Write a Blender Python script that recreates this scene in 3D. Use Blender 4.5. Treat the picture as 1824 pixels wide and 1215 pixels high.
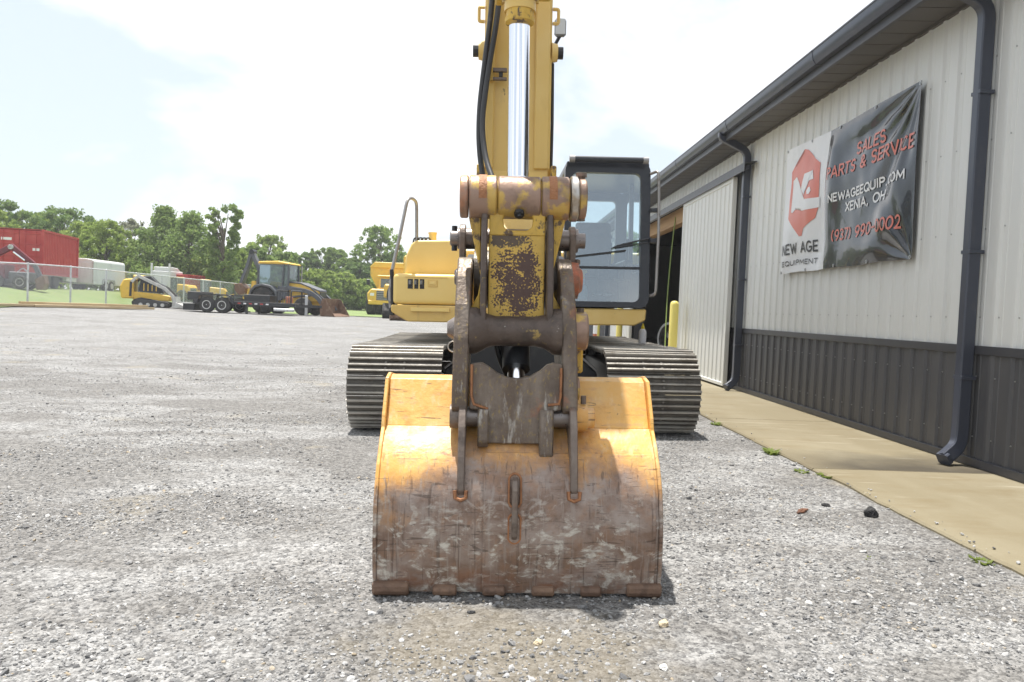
import bpy, bmesh, math, random
import numpy as np
from mathutils import Vector, Matrix, noise as mnoise
R = math.radians
for o in list(bpy.data.objects): bpy.data.objects.remove(o)
scene = bpy.context.scene
COL = scene.collection

# ------------------------------------------------------------------ camera
F_PX, PSI, TH, RHO, CAM_H = 1380.0, R(1.805), R(2.256), R(2.386), 1.15
cam = bpy.data.cameras.new('camera'); co = bpy.data.objects.new('camera', cam); COL.objects.link(co)
cam.sensor_width = 23.5; cam.lens = 23.5*F_PX/1824.0; cam.clip_start = .05; cam.clip_end = 3000
fw = Vector((math.sin(PSI)*math.cos(TH), math.cos(PSI)*math.cos(TH), -math.sin(TH)))
rt = Vector((math.cos(PSI), -math.sin(PSI), 0)); up = rt.cross(fw)
c_, s_ = math.cos(RHO), math.sin(RHO)
rt2 = rt*c_ + up*s_; up2 = up*c_ - rt*s_
co.matrix_world = Matrix((( rt2.x, up2.x, -fw.x, 0), (rt2.y, up2.y, -fw.y, 0), (rt2.z, up2.z, -fw.z, CAM_H), (0, 0, 0, 1)))
cam.dof.use_dof = True; cam.dof.focus_distance = 4.2; cam.dof.aperture_fstop = 7.0
scene.camera = co

# ------------------------------------------------------------------ sky, sun, exposure
SUN = Vector((-.125, .195, .97)).normalized()
elev = math.asin(SUN.z); azim = math.atan2(SUN.x, SUN.y)
w = bpy.data.worlds.new('World'); scene.world = w; w.use_nodes = True
nt = w.node_tree; nt.nodes.clear()
def N(nt, typ, **kw):
    n = nt.nodes.new(typ)
    for k, v in kw.items():
        if k in n.inputs.keys() if isinstance(k, str) else False: n.inputs[k].default_value = v
        else: setattr(n, k, v)
    return n
sky = N(nt, 'ShaderNodeTexSky', sky_type='NISHITA', sun_disc=False, sun_elevation=elev, sun_rotation=azim, altitude=200, air_density=1.0, dust_density=2.5, ozone_density=1.0)
tc = N(nt, 'ShaderNodeTexCoord')
mp = N(nt, 'ShaderNodeMapping'); mp.inputs['Scale'].default_value = (1, 1, 1.9); mp.inputs['Location'].default_value = (7.5, 2.2, 1.1); mp.inputs['Rotation'].default_value = (0, 0, R(-19))
n1 = N(nt, 'ShaderNodeTexNoise'); n1.inputs['Scale'].default_value = 2.1; n1.inputs['Detail'].default_value = 9; n1.inputs['Roughness'].default_value = .52; n1.inputs['Distortion'].default_value = .25
rp = N(nt, 'ShaderNodeValToRGB'); rp.color_ramp.elements[0].position = .45; rp.color_ramp.elements[1].position = .54
mixc = N(nt, 'ShaderNodeMix', data_type='RGBA')
bgs = N(nt, 'ShaderNodeVectorMath', operation='SCALE'); bgs.inputs['Scale'].default_value = .115
bg = N(nt, 'ShaderNodeBackground'); bg.inputs['Strength'].default_value = 1.0
out = N(nt, 'ShaderNodeOutputWorld')
L = nt.links.new
L(tc.outputs['Generated'], mp.inputs['Vector']); L(mp.outputs[0], n1.inputs['Vector']); L(n1.outputs['Fac'], rp.inputs['Fac'])
haze_mix = N(nt, 'ShaderNodeMix', data_type='RGBA'); haze_mix.inputs['Factor'].default_value = .75
haze_mix.inputs[7].default_value = (.43, .466, .497, 1)
L(sky.outputs[0], bgs.inputs[0]); L(bgs.outputs[0], haze_mix.inputs[6]); L(rp.outputs[0], mixc.inputs['Factor']); L(haze_mix.outputs[2], mixc.inputs[6])
mixc.inputs[7].default_value = (.60, .61, .625, 1)
L(mixc.outputs[2], bg.inputs['Color']); L(bg.outputs[0], out.inputs['Surface'])
sl = bpy.data.lights.new('sun', 'SUN'); so = bpy.data.objects.new('sun', sl); COL.objects.link(so)
sl.energy = 3.6; sl.angle = R(.6); sl.color = (1, .955, .89)
so.rotation_euler = SUN.to_track_quat('Z', 'Y').to_euler(); so.location = (0, 0, 40)
vs = scene.view_settings; vs.view_transform = 'Standard'; vs.look = 'None'; vs.gamma = 1; vs.use_curve_mapping = False
vs.exposure = 1.05
scene.cycles.max_bounces = 7; scene.cycles.transparent_max_bounces = 24

# ------------------------------------------------------------------ mesh helpers
class MB:
    def __init__(s): s.v = []; s.f = []
    def add(s, verts, faces):
        b = len(s.v); s.v += [tuple(v) for v in verts]; s.f += [tuple(b+i for i in f) for f in faces]; return s
    def box(s, x0, x1, y0, y1, z0, z1):
        return s.add([(x0,y0,z0),(x1,y0,z0),(x1,y1,z0),(x0,y1,z0),(x0,y0,z1),(x1,y0,z1),(x1,y1,z1),(x0,y1,z1)],
                     [(0,3,2,1),(4,5,6,7),(0,1,5,4),(1,2,6,5),(2,3,7,6),(3,0,4,7)])
    def obox(s, c, d, w, h, l, up=(0,0,1)):
        """oriented box: centre c, long axis d (length l), width w, height h"""
        d = Vector(d).normalized(); u = Vector(up); sx = d.cross(u).normalized(); u = sx.cross(d)
        c = Vector(c); V = []
        for k in (-.5, .5):
            for a, b in ((-.5,-.5),(.5,-.5),(.5,.5),(-.5,.5)):
                V.append(c + d*(k*l) + sx*(a*w) + u*(b*h))
        return s.add(V, [(3,2,1,0),(4,5,6,7),(0,1,5,4),(1,2,6,5),(2,3,7,6),(3,0,4,7)])
    def bar(s, p0, p1, w, h, up=(0,0,1)):
        p0, p1 = Vector(p0), Vector(p1); return s.obox((p0+p1)/2, p1-p0, w, h, (p1-p0).length, up)
    def prism(s, prof, a0, a1, axis='x'):
        """extrude polygon prof along axis; prof in the other two axes (x:(y,z)  y:(x,z)  z:(x,y))"""
        n = len(prof)
        area = sum(prof[i][0]*prof[(i+1)%n][1]-prof[(i+1)%n][0]*prof[i][1] for i in range(n))
        if (area < 0) != (axis == 'y'): prof = prof[::-1]
        def P(p, a): return {'x':(a,p[0],p[1]), 'y':(p[0],a,p[1]), 'z':(p[0],p[1],a)}[axis]
        V = [P(p, a0) for p in prof]+[P(p, a1) for p in prof]
        return s.add(V, [tuple(range(n))[::-1], tuple(range(n, 2*n))]+[(i,(i+1)%n,n+(i+1)%n,n+i) for i in range(n)])
    def rings(s, rings, cap=True, closed=True):
        b = [list(map(tuple, r)) for r in rings]; n = len(b[0]); V = [p for r in b for p in r]; Fc = []
        for i in range(len(b)-1):
            for j in range(n if closed else n-1):
                k = (j+1) % n
                Fc.append((i*n+j, i*n+k, (i+1)*n+k, (i+1)*n+j))
        if cap and closed: Fc += [tuple(range(n))[::-1], tuple(range((len(b)-1)*n, len(b)*n))]
        return s.add(V, Fc)
    def lathe(s, p0, axis, prof, n=16):
        """prof: list of (distance along axis, radius)"""
        p0 = Vector(p0); d = Vector(axis).normalized(); t = Vector((0,0,1)) if abs(d.z) < .9 else Vector((1,0,0))
        e1 = d.cross(t).normalized(); e2 = d.cross(e1)
        return s.rings([[p0+d*a+(e1*math.cos(2*math.pi*k/n)+e2*math.sin(2*math.pi*k/n))*max(r,1e-4) for k in range(n)] for a, r in prof])
    def cyl(s, p0, p1, r0, r1=None, n=16):
        p0, p1 = Vector(p0), Vector(p1); r1 = r0 if r1 is None else r1
        return s.lathe(p0, p1-p0, [(0, r0), ((p1-p0).length, r1)], n)
    def ring(s, p0, p1, ro, ri, n=20):
        p0, p1 = Vector(p0), Vector(p1); l = (p1-p0).length
        return s.lathe(p0, p1-p0, [(0, ri), (0, ro), (l, ro), (l, ri), (0, ri)], n) if False else s._ring(p0, p1, ro, ri, n)
    def _ring(s, p0, p1, ro, ri, n):
        d = (p1-p0).normalized(); t = Vector((0,0,1)) if abs(d.z) < .9 else Vector((1,0,0)); e1 = d.cross(t).normalized(); e2 = d.cross(e1)
        loops = []
        for p, r in ((p0,ri),(p0,ro),(p1,ro),(p1,ri)):
            loops.append([p+(e1*math.cos(2*math.pi*k/n)+e2*math.sin(2*math.pi*k/n))*r for k in range(n)])
        V = [p for l in loops for p in l]; Fc = []
        for i in range(4):
            j2 = (i+1) % 4
            for j in range(n):
                k = (j+1) % n
                Fc.append((i*n+j, i*n+k, j2*n+k, j2*n+j))
        return s.add(V, Fc)
    def tube(s, path, r, n=8, sq=None):
        """swept tube; sq=(w,h) gives a rectangular section"""
        P = [Vector(p) for p in path]; rings = []; prev = None
        for i, p in enumerate(P):
            d = (P[min(i+1,len(P)-1)]-P[max(i-1,0)]).normalized()
            if prev is None:
                t = Vector((0,0,1)) if abs(d.z) < .9 else Vector((0,1,0)); e1 = d.cross(t).normalized()
            else:
                e1 = (prev-d*prev.dot(d)).normalized()
            prev = e1; e2 = d.cross(e1)
            rr = r[i] if isinstance(r, (list, tuple)) else r
            if sq: rings.append([p+e1*a*sq[0]/2+e2*b*sq[1]/2 for a, b in ((-1,-.8),(-.8,-1),(.8,-1),(1,-.8),(1,.8),(.8,1),(-.8,1),(-1,.8))])
            else: rings.append([p+(e1*math.cos(2*math.pi*k/n)+e2*math.sin(2*math.pi*k/n))*rr for k in range(n)])
        return s.rings(rings)
    def mesh(s, name, mat=None, bevel=0, smooth=None, seg=1, subd=0):
        me = bpy.data.meshes.new(name); bm = bmesh.new()
        vs_ = [bm.verts.new(v) for v in s.v]
        for f in s.f:
            try: bm.faces.new([vs_[i] for i in f])
            except ValueError: pass
        bmesh.ops.recalc_face_normals(bm, faces=bm.faces)
        if bevel:
            es = [e for e in bm.edges if len(e.link_faces) == 2 and e.calc_face_angle(0) > .5]
            bmesh.ops.bevel(bm, geom=es, offset=bevel, segments=seg, affect='EDGES', profile=.6, clamp_overlap=True)
        bm.to_mesh(me); bm.free()
        if mat: me.materials.append(mat)
        if smooth is not None:
            for p in me.polygons: p.use_smooth = True
            me.set_sharp_from_angle(angle=R(smooth))
        return me
    def build(s, name, mat, parent=None, bevel=0, smooth=None, seg=1):
        o = bpy.data.objects.new(name, s.mesh(name, mat, bevel, smooth, seg)); COL.objects.link(o)
        if parent: o.parent = parent
        return o
def put(name, me, parent=None, loc=(0,0,0), rot=(0,0,0), sc=None):
    o = bpy.data.objects.new(name, me); COL.objects.link(o); o.location = loc; o.rotation_euler = rot
    if sc: o.scale = sc if isinstance(sc, (tuple, list)) else (sc, sc, sc)
    if parent: o.parent = parent
    return o
def tag(o, label=None, cat=None, group=None, kind=None):
    if label: o['label'] = label
    if cat: o['category'] = cat
    if group: o['group'] = group
    if kind: o['kind'] = kind
    return o
def thing(name, label, cat, loc=(0,0,0), rz=0, group=None):
    o = bpy.data.objects.new(name, None); COL.objects.link(o); o.location = loc; o.rotation_euler = (0,0,rz); o.empty_display_size = .2
    return tag(o, label, cat, group)
def arc(cx, cy, r, a0, a1, n): return [(cx+r*math.cos(R(a0+(a1-a0)*i/n)), cy+r*math.sin(R(a0+(a1-a0)*i/n))) for i in range(n+1)]
def fillet(pts, r, n=5):
    """round the corners of a 3D polyline"""
    P = [Vector(p) for p in pts]; o = [P[0]]
    for a, b, c in zip(P, P[1:], P[2:]):
        d1 = (a-b); d2 = (c-b); k = min(r, d1.length*.49, d2.length*.49); s = b+d1.normalized()*k; e = b+d2.normalized()*k
        for i in range(n+1):
            t = i/n; o.append(s*(1-t)**2+b*2*t*(1-t)+e*t*t)
    return o+[P[-1]]

# ------------------------------------------------------------------ materials
def new_mat(name):
    m = bpy.data.materials.new(name); m.use_nodes = True; t = m.node_tree
    return m, t, t.nodes['Principled BSDF'], t.links.new
def mat(name, col, rough=.5, metal=0, layers=(), bump=0, bscale=30, spec=.5, rvar=0, coat=0, rand=False):
    """base colour plus noise-masked layers (colour, scale, lo, hi, (sx,sy,sz) stretch, strength)"""
    m, t, b, L = new_mat(name); tcn = N(t, 'ShaderNodeTexCoord'); PO = tcn.outputs['Object']
    if rand:
        oi = N(t, 'ShaderNodeObjectInfo'); va = N(t, 'ShaderNodeVectorMath', operation='MULTIPLY_ADD'); L(oi.outputs['Random'], va.inputs[0]); va.inputs[1].default_value = (37, 53, 71); L(PO, va.inputs[2]); PO = va.outputs[0]
    rgb = N(t, 'ShaderNodeRGB'); rgb.outputs[0].default_value = (*col, 1); cur = rgb.outputs[0]
    for k, ly in enumerate(layers):
        c, sc, lo, hi = ly[:4]; st = ly[4] if len(ly) > 4 else (1,1,1); amt = ly[5] if len(ly) > 5 else 1
        mpn = N(t, 'ShaderNodeMapping'); mpn.inputs['Scale'].default_value = st; mpn.inputs['Location'].default_value = (k*3.7+1, k*1.9, k*5.3)
        nz = N(t, 'ShaderNodeTexNoise'); nz.inputs['Scale'].default_value = sc; nz.inputs['Detail'].default_value = 7; nz.inputs['Roughness'].default_value = .62
        mr = N(t, 'ShaderNodeMapRange'); mr.inputs['From Min'].default_value = lo; mr.inputs['From Max'].default_value = hi; mr.inputs['To Max'].default_value = amt
        mx = N(t, 'ShaderNodeMix', data_type='RGBA'); mx.inputs[7].default_value = (*c, 1)
        L(PO, mpn.inputs[0]); L(mpn.outputs[0], nz.inputs['Vector']); L(nz.outputs['Fac'], mr.inputs['Value']); L(mr.outputs[0], mx.inputs['Factor'])
        L(cur, mx.inputs[6]); cur = mx.outputs[2]
    L(cur, b.inputs['Base Color']); b.inputs['Roughness'].default_value = rough; b.inputs['Metallic'].default_value = metal
    b.inputs['Specular IOR Level'].default_value = spec; b.inputs['Coat Weight'].default_value = coat
    if bump or rvar:
        nz = N(t, 'ShaderNodeTexNoise'); nz.inputs['Scale'].default_value = bscale; nz.inputs['Detail'].default_value = 5
        L(PO, nz.inputs['Vector'])
        if bump:
            bp = N(t, 'ShaderNodeBump'); bp.inputs['Strength'].default_value = bump; bp.inputs['Distance'].default_value = .01
            L(nz.outputs['Fac'], bp.inputs['Height']); L(bp.outputs[0], b.inputs['Normal'])
        if rvar:
            mr = N(t, 'ShaderNodeMapRange'); mr.inputs['From Min'].default_value = .3; mr.inputs['From Max'].default_value = .7
            mr.inputs['To Min'].default_value = rough-rvar; mr.inputs['To Max'].default_value = rough+rvar
            L(nz.outputs['Fac'], mr.inputs['Value']); L(mr.outputs[0], b.inputs['Roughness'])
    return m
RUST = (.16, .065, .03); BROWN = (.085, .055, .04); DUST = (.42, .38, .31)
M = {}
M['wall'] = mat('wall_white', (.70, .71, .695), .42, 0, [((.63,.635,.615), 1.3, .45, .75, (1,1,.25), .6), ((.42,.41,.37), 6, .62, .8, (1,1,.15), .35)], .05, 3, rand=True)
M['wains'] = mat('wainscot_brown', (.074, .075, .082), .48, 0, [((.115,.113,.116), 2.2, .5, .75, (1,1,.4), .7), ((.16,.145,.12), 14, .6, .8, (1,1,.3), .5)], .04, 4, rand=True)
M['trim'] = mat('trim_dark', (.055, .056, .064), .4, 0, [((.11,.105,.10), 5, .55, .8, (1,1,1), .6)], .04, 6)
M['spout'] = mat('spout_dark', (.062, .070, .095), .30, .1, [((.12,.12,.125), 6, .55, .8, (1,1,.3), .6)], .05, 8)
M['soffit'] = mat('soffit_brown', (.105, .096, .09), .55, 0, [((.07,.065,.06), 4, .5, .8, (1,1,1), .6)], .03, 8, rand=True)
M['doorwhite'] = mat('door_white', (.66, .66, .63), .4, 0, [((.55,.54,.5), 1.6, .5, .8, (1,1,.3), .6)], .04, 3)
M['wood'] = mat('timber', (.38, .23, .105), .7, 0, [((.24,.13,.055), 9, .45, .7, (1,.06,1), .8)], .3, 40)
M['interior'] = mat('interior_sheet', (.11, .105, .10), .7, 0, [((.10,.095,.09), 2, .45, .7)], .05, 4)
M['concrete_in'] = mat('floor_concrete', (.13, .125, .115), .7, 0, [((.07,.065,.06), 1.5, .45, .7)], .1, 10)
M['screw'] = mat('screw_zinc', (.45, .45, .45), .35, .8)
M['byellow'] = mat('bollard_yellow', (.78, .66, .17), .45, 0, [((.55,.44,.14), 5, .55, .8, (1,1,.4), .7), ((.3,.27,.22), 12, .66, .78)], .06, 20)

# ------------------------------------------------------------------ ground
def smooth(a, b, x):
    t = min(1, max(0, (x-a)/(b-a))); return t*t*(3-2*t)
def gz(x, y):
    near = .0227*(min(max(x, -4.), 2.5)-.4)*(1-smooth(20, 34, y))
    z = near + .42*smooth(14, 40, y) + .14*smooth(-13, -20, x)*smooth(18, 34, y)
    z += .75*smooth(-20, -27, x)*smooth(20, 40, y)
    n = mnoise.noise(Vector((x*.45, y*.45, 3.1)))*.018 + mnoise.noise(Vector((x*1.7, y*1.7, 7.7)))*.006
    n *= smooth(0, 1.2, abs(y-3.1)+max(0, abs(x-.2)-.6))*(1-smooth(1.9, 2.5, x)*(1-smooth(26, 34, y)))
    return z + n - .06*smooth(2.5, 2.8, x)*(1-smooth(26, 34, y))
def axis(a, near, step, far):
    v = [a]; x = a
    while x < near: x += step; v.append(x)
    st = step
    while x < far: st *= 1.1; x += st; v.append(x)
    return v
xs = [-q for q in axis(.0, 9, .22, 420)[::-1]][:-1]+axis(0, 3.4, .22, 420)
ys = [-q for q in axis(0, 2, .5, 60)[::-1]][:-1]+axis(0, 14, .22, 500)
def gravel_material():
    m, t, b, L = new_mat('gravel'); tcn = N(t, 'ShaderNodeTexCoord'); P = tcn.outputs['Object']
    def noise(sc, det=6, ro=.6, st=None, loc=(0,0,0)):
        n = N(t, 'ShaderNodeTexNoise'); n.inputs['Scale'].default_value = sc; n.inputs['Detail'].default_value = det; n.inputs['Roughness'].default_value = ro
        mpn = N(t, 'ShaderNodeMapping'); mpn.inputs['Scale'].default_value = st or (1,1,1); mpn.inputs['Location'].default_value = loc
        L(P, mpn.inputs[0]); L(mpn.outputs[0], n.inputs['Vector']); return n.outputs['Fac']
    def rng(v, a, b_, c, d):
        r = N(t, 'ShaderNodeMapRange'); r.inputs['From Min'].default_value = a; r.inputs['From Max'].default_value = b_; r.inputs['To Min'].default_value = c; r.inputs['To Max'].default_value = d
        L(v, r.inputs['Value']); return r.outputs[0]
    def math_(op, a, b_):
        n = N(t, 'ShaderNodeMath', operation=op)
        for i, q in enumerate((a, b_)):
            if isinstance(q, (int, float)): n.inputs[i].default_value = q
            else: L(q, n.inputs[i])
        return n.outputs[0]
    vals = []; hts = []
    for sc, wgt in ((120, .5), (48, .5)):
        v = N(t, 'ShaderNodeTexVoronoi'); v.inputs['Scale'].default_value = sc; v.inputs['Randomness'].default_value = 1
        L(P, v.inputs['Vector']); sep = N(t, 'ShaderNodeSeparateColor'); L(v.outputs['Color'], sep.inputs[0])
        vals.append(sep.outputs[0]); hts.append(v.outputs['Distance'])
    cell = math_('ADD', math_('MULTIPLY', vals[0], .5), math_('MULTIPLY', vals[1], .5))
    patch = noise(.42, 9, .62, (1, 1.5, 1))            # large dirt areas
    patch2 = noise(1.4, 8, .62, (.8, 1.6, 1), (4, 2, 0))
    dirt = math_('ADD', rng(patch, .44, .58, 0, .9), rng(patch2, .46, .60, 0, .6))
    sepp = N(t, 'ShaderNodeSeparateXYZ'); L(P, sepp.inputs[0])
    dirt = math_('MULTIPLY', dirt, rng(sepp.outputs[1], 6, 19, 1.3, .38))
    dirt = math_('ADD', dirt, rng(noise(3.1, 7, .65, (.8, 1.3, 1), (1, 7, 0)), .42, .62, 0, .25))
    dirt = math_('MINIMUM', dirt, 1.0)
    cr = N(t, 'ShaderNodeValToRGB'); e = cr.color_ramp.elements
    e[0].position = .05; e[0].color = (.085, .085, .088, 1); e[1].position = .95; e[1].color = (.44, .438, .43, 1)
    e2 = e.new(.45); e2.color = (.235, .234, .23, 1)
    L(cell, cr.inputs['Fac'])
    cd = N(t, 'ShaderNodeValToRGB'); e = cd.color_ramp.elements
    e[0].position = .1; e[0].color = (.07, .068, .066, 1); e[1].position = .95; e[1].color = (.275, .267, .255, 1)
    L(cell, cd.inputs['Fac'])
    mx = N(t, 'ShaderNodeMix', data_type='RGBA'); L(dirt, mx.inputs['Factor']); L(cr.outputs[0], mx.inputs[6]); L(cd.outputs[0], mx.inputs[7])
    # tan silt here and there
    mx2 = N(t, 'ShaderNodeMix', data_type='RGBA'); mx2.inputs[7].default_value = (.33, .29, .21, 1)
    L(rng(noise(.8, 5, .6, None, (9, 4, 0)), .6, .72, 0, .55), mx2.inputs['Factor']); L(mx.outputs[2], mx2.inputs[6])
    # silt tracked out in front of the bucket
    dx = math_('MULTIPLY', math_('SUBTRACT', sepp.outputs[0], .1), 1.5); dy = math_('MULTIPLY', math_('SUBTRACT', sepp.outputs[1], 2.55), 1.9)
    dd = math_('ADD', math_('MULTIPLY', dx, dx), math_('MULTIPLY', dy, dy)); dd = math_('ADD', dd, math_('MULTIPLY', math_('SUBTRACT', noise(4, 6), .5), 2.6))
    mx3 = N(t, 'ShaderNodeMix', data_type='RGBA'); mx3.inputs[7].default_value = (.215, .18, .12, 1); L(rng(dd, .9, .1, 0, .42), mx3.inputs['Factor']); L(mx2.outputs[2], mx3.inputs[6])
    L(mx3.outputs[2], b.inputs['Base Color']); b.inputs['Roughness'].default_value = .9; b.inputs['Specular IOR Level'].default_value = .25
    h = math_('ADD', math_('MULTIPLY', hts[1], -.9), math_('MULTIPLY', hts[0], -.4))
    h = math_('ADD', h, math_('MULTIPLY', noise(7, 6), 1.2))
    bp = N(t, 'ShaderNodeBump'); bp.inputs['Strength'].default_value = .8; bp.inputs['Distance'].default_value = .012
    L(h, bp.inputs['Height']); L(bp.outputs[0], b.inputs['Normal'])
    return m
M['gravel'] = gravel_material()
def sheet(name, xs, ys, mat_, dz=0, keep=None):
    mb = MB(); idx = {}
    for j, y in enumerate(ys):
        for i, x in enumerate(xs):
            idx[i, j] = len(mb.v); mb.v.append((x, y, gz(x, y)+dz))
    for j in range(len(ys)-1):
        for i in range(len(xs)-1):
            if keep is None or keep((xs[i]+xs[i+1])/2, (ys[j]+ys[j+1])/2): mb.f.append((idx[i,j], idx[i+1,j], idx[i+1,j+1], idx[i,j+1]))
    return tag(mb.build(name, mat_, None, smooth=60), kind='structure')
sheet('gravel_lot', xs, ys, M['gravel'])

# grass beyond the fence and behind the yard
M['grass'] = mat('grass', (.17, .235, .085), .85, 0, [((.215,.27,.11), .35, .4, .65), ((.25,.26,.14), 3, .5, .75, (1,1,1), .8), ((.09,.15,.04), 9, .52, .75, (1,1,1), .7)], .9, 14, spec=.2)
def gkeep(x, y):
    e = mnoise.noise(Vector((x*.3, y*.3, 1)))*1.2
    return (x < -19.0+e*.25 and y > 15) or (y > 45+e and x < 60) 
gx = list(np.arange(-60, 0, .8))+list(np.arange(0, 61, 3)); gx = [-400, -300, -200, -140, -100, -80, -68]+[float(q) for q in gx]
gy = [float(q) for q in np.arange(14, 64, .8)]+[66, 72, 80, 90, 105, 125, 150, 200, 300, 480]
sheet('grass_field', gx, gy, M['grass'], .03, gkeep)

# loose gravel: tens of thousands of stones instanced on points
def rock_mesh(seed, n=2):
    rnd = random.Random(seed); bm = bmesh.new(); bmesh.ops.create_icosphere(bm, subdivisions=1, radius=1)
    for v in bm.verts:
        k = .72+.55*rnd.random(); v.co = Vector((v.co.x*k*1.15, v.co.y*k*.9, v.co.z*k*.62))
    me = bpy.data.meshes.new('stone'); bm.to_mesh(me); bm.free(); return me
def stone_mat(name, c1, c2):
    m, t, b, L = new_mat(name); oi = N(t, 'ShaderNodeObjectInfo'); cr = N(t, 'ShaderNodeValToRGB')
    cr.color_ramp.elements[0].color = (*c1, 1); cr.color_ramp.elements[1].color = (*c2, 1)
    e = cr.color_ramp.elements.new(.93); e.color = (*[q*.9 for q in c2], 1)
    e = cr.color_ramp.elements.new(.96); e.color = (.45, .37, .26, 1)
    tcn = N(t, 'ShaderNodeTexCoord'); nz = N(t, 'ShaderNodeTexNoise'); nz.inputs['Scale'].default_value = 2.5
    mxx = N(t, 'ShaderNodeMix', data_type='RGBA', blend_type='MULTIPLY'); mxx.inputs['Factor'].default_value = .5
    L(oi.outputs['Random'], cr.inputs['Fac']); L(tcn.outputs['Object'], nz.inputs['Vector']); L(cr.outputs[0], mxx.inputs[6]); L(nz.outputs['Fac'], mxx.inputs[7])
    L(mxx.outputs[2], b.inputs['Base Color']); b.inputs['Roughness'].default_value = .88; b.inputs['Specular IOR Level'].default_value = .3
    return m
M['stone'] = stone_mat('gravel_stone', (.14, .14, .143), (.62, .618, .61))
def scatter(name, pts, scales, seeds, label):
    me = bpy.data.meshes.new(name); me.from_pydata(pts, [], [])
    a = me.attributes.new('ssize', 'FLOAT', 'POINT'); a.data.foreach_set('value', scales)
    o = bpy.data.objects.new(name, me); COL.objects.link(o)
    tag(o, label, 'gravel', kind='stuff')
    ng = bpy.data.node_groups.new(name, 'GeometryNodeTree')
    ng.interface.new_socket('Geometry', in_out='INPUT', socket_type='NodeSocketGeometry'); ng.interface.new_socket('Geometry', in_out='OUTPUT', socket_type='NodeSocketGeometry')
    gi = ng.nodes.new('NodeGroupInput'); go = ng.nodes.new('NodeGroupOutput'); ip = ng.nodes.new('GeometryNodeInstanceOnPoints')
    jn = ng.nodes.new('GeometryNodeGeometryToInstance')
    for s in seeds:
        rm = rock_mesh(s); rm.materials.append(M['stone'])
        ro = bpy.data.objects.new('stone_source', rm)
        oi = ng.nodes.new('GeometryNodeObjectInfo'); oi.inputs['Object'].default_value = ro; ng.links.new(oi.outputs['Geometry'], jn.inputs[0])
    rv = ng.nodes.new('FunctionNodeRandomValue'); rv.data_type = 'FLOAT_VECTOR'; rv.inputs[0].default_value = (-.5, -.5, 0); rv.inputs[1].default_value = (.5, .5, 6.28)
    ri = ng.nodes.new('FunctionNodeRandomValue'); ri.data_type = 'INT'; ri.inputs[4].default_value = 0; ri.inputs[5].default_value = len(seeds)-1
    na = ng.nodes.new('GeometryNodeInputNamedAttribute'); na.data_type = 'FLOAT'; na.inputs[0].default_value = 'ssize'
    mpnt = ng.nodes.new('GeometryNodeMeshToPoints'); Lk = ng.links.new
    Lk(gi.outputs[0], mpnt.inputs[0]); Lk(mpnt.outputs[0], ip.inputs['Points']); Lk(jn.outputs[0], ip.inputs['Instance'])
    ip.inputs['Pick Instance'].default_value = True
    Lk([q for q in ri.outputs if q.enabled][0], ip.inputs['Instance Index']); Lk([q for q in rv.outputs if q.enabled][0], ip.inputs['Rotation']); Lk(na.outputs[0], ip.inputs['Scale'])
    Lk(ip.outputs[0], go.inputs[0])
    md = o.modifiers.new('scatter', 'NODES'); md.node_group = ng
    return o
rs = np.random.RandomState(5); pts = []; szs = []
def patchy(x, y):
    return mnoise.noise(Vector((x*.55, y*.8, 0)))+.55*mnoise.noise(Vector((x*1.9, y*2.3, 5)))
for y0, y1, dens, smul in ((1.2, 3.2, 4300, .95), (3.2, 5, 3000, .97), (5, 8, 1300, 1.05), (8, 13, 420, 1.25), (13, 24, 110, 1.5)):
    xm = 1.05*y1+1; cnt = int((y1-y0)*(xm+min(xm, 2.6))*dens)
    X = rs.uniform(-xm, min(xm, 2.6), cnt); Y = rs.uniform(y0, y1, cnt); S = np.exp(rs.normal(math.log(.0046), .45, cnt))*smul; U = rs.rand(cnt)
    for x, y, s, u in zip(X, Y, S, U):
        if x > 2.46:
            if x < 2.60 and u < .05*(2.62-x)/.14+.01: pts.append((x, y, .068+s*.2)); szs.append(min(s, .010))
            continue
        p = patchy(x, y)
        if u > (.46+p*1.3)*(1-smooth(14, 24, y)): continue
        s = min(s, .022); pts.append((x, y, gz(x, y)+s*.12)); szs.append(s)
scatter('gravel_stones', pts, szs, range(8), 'loose pale grey limestone gravel lying over the yard')

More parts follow.
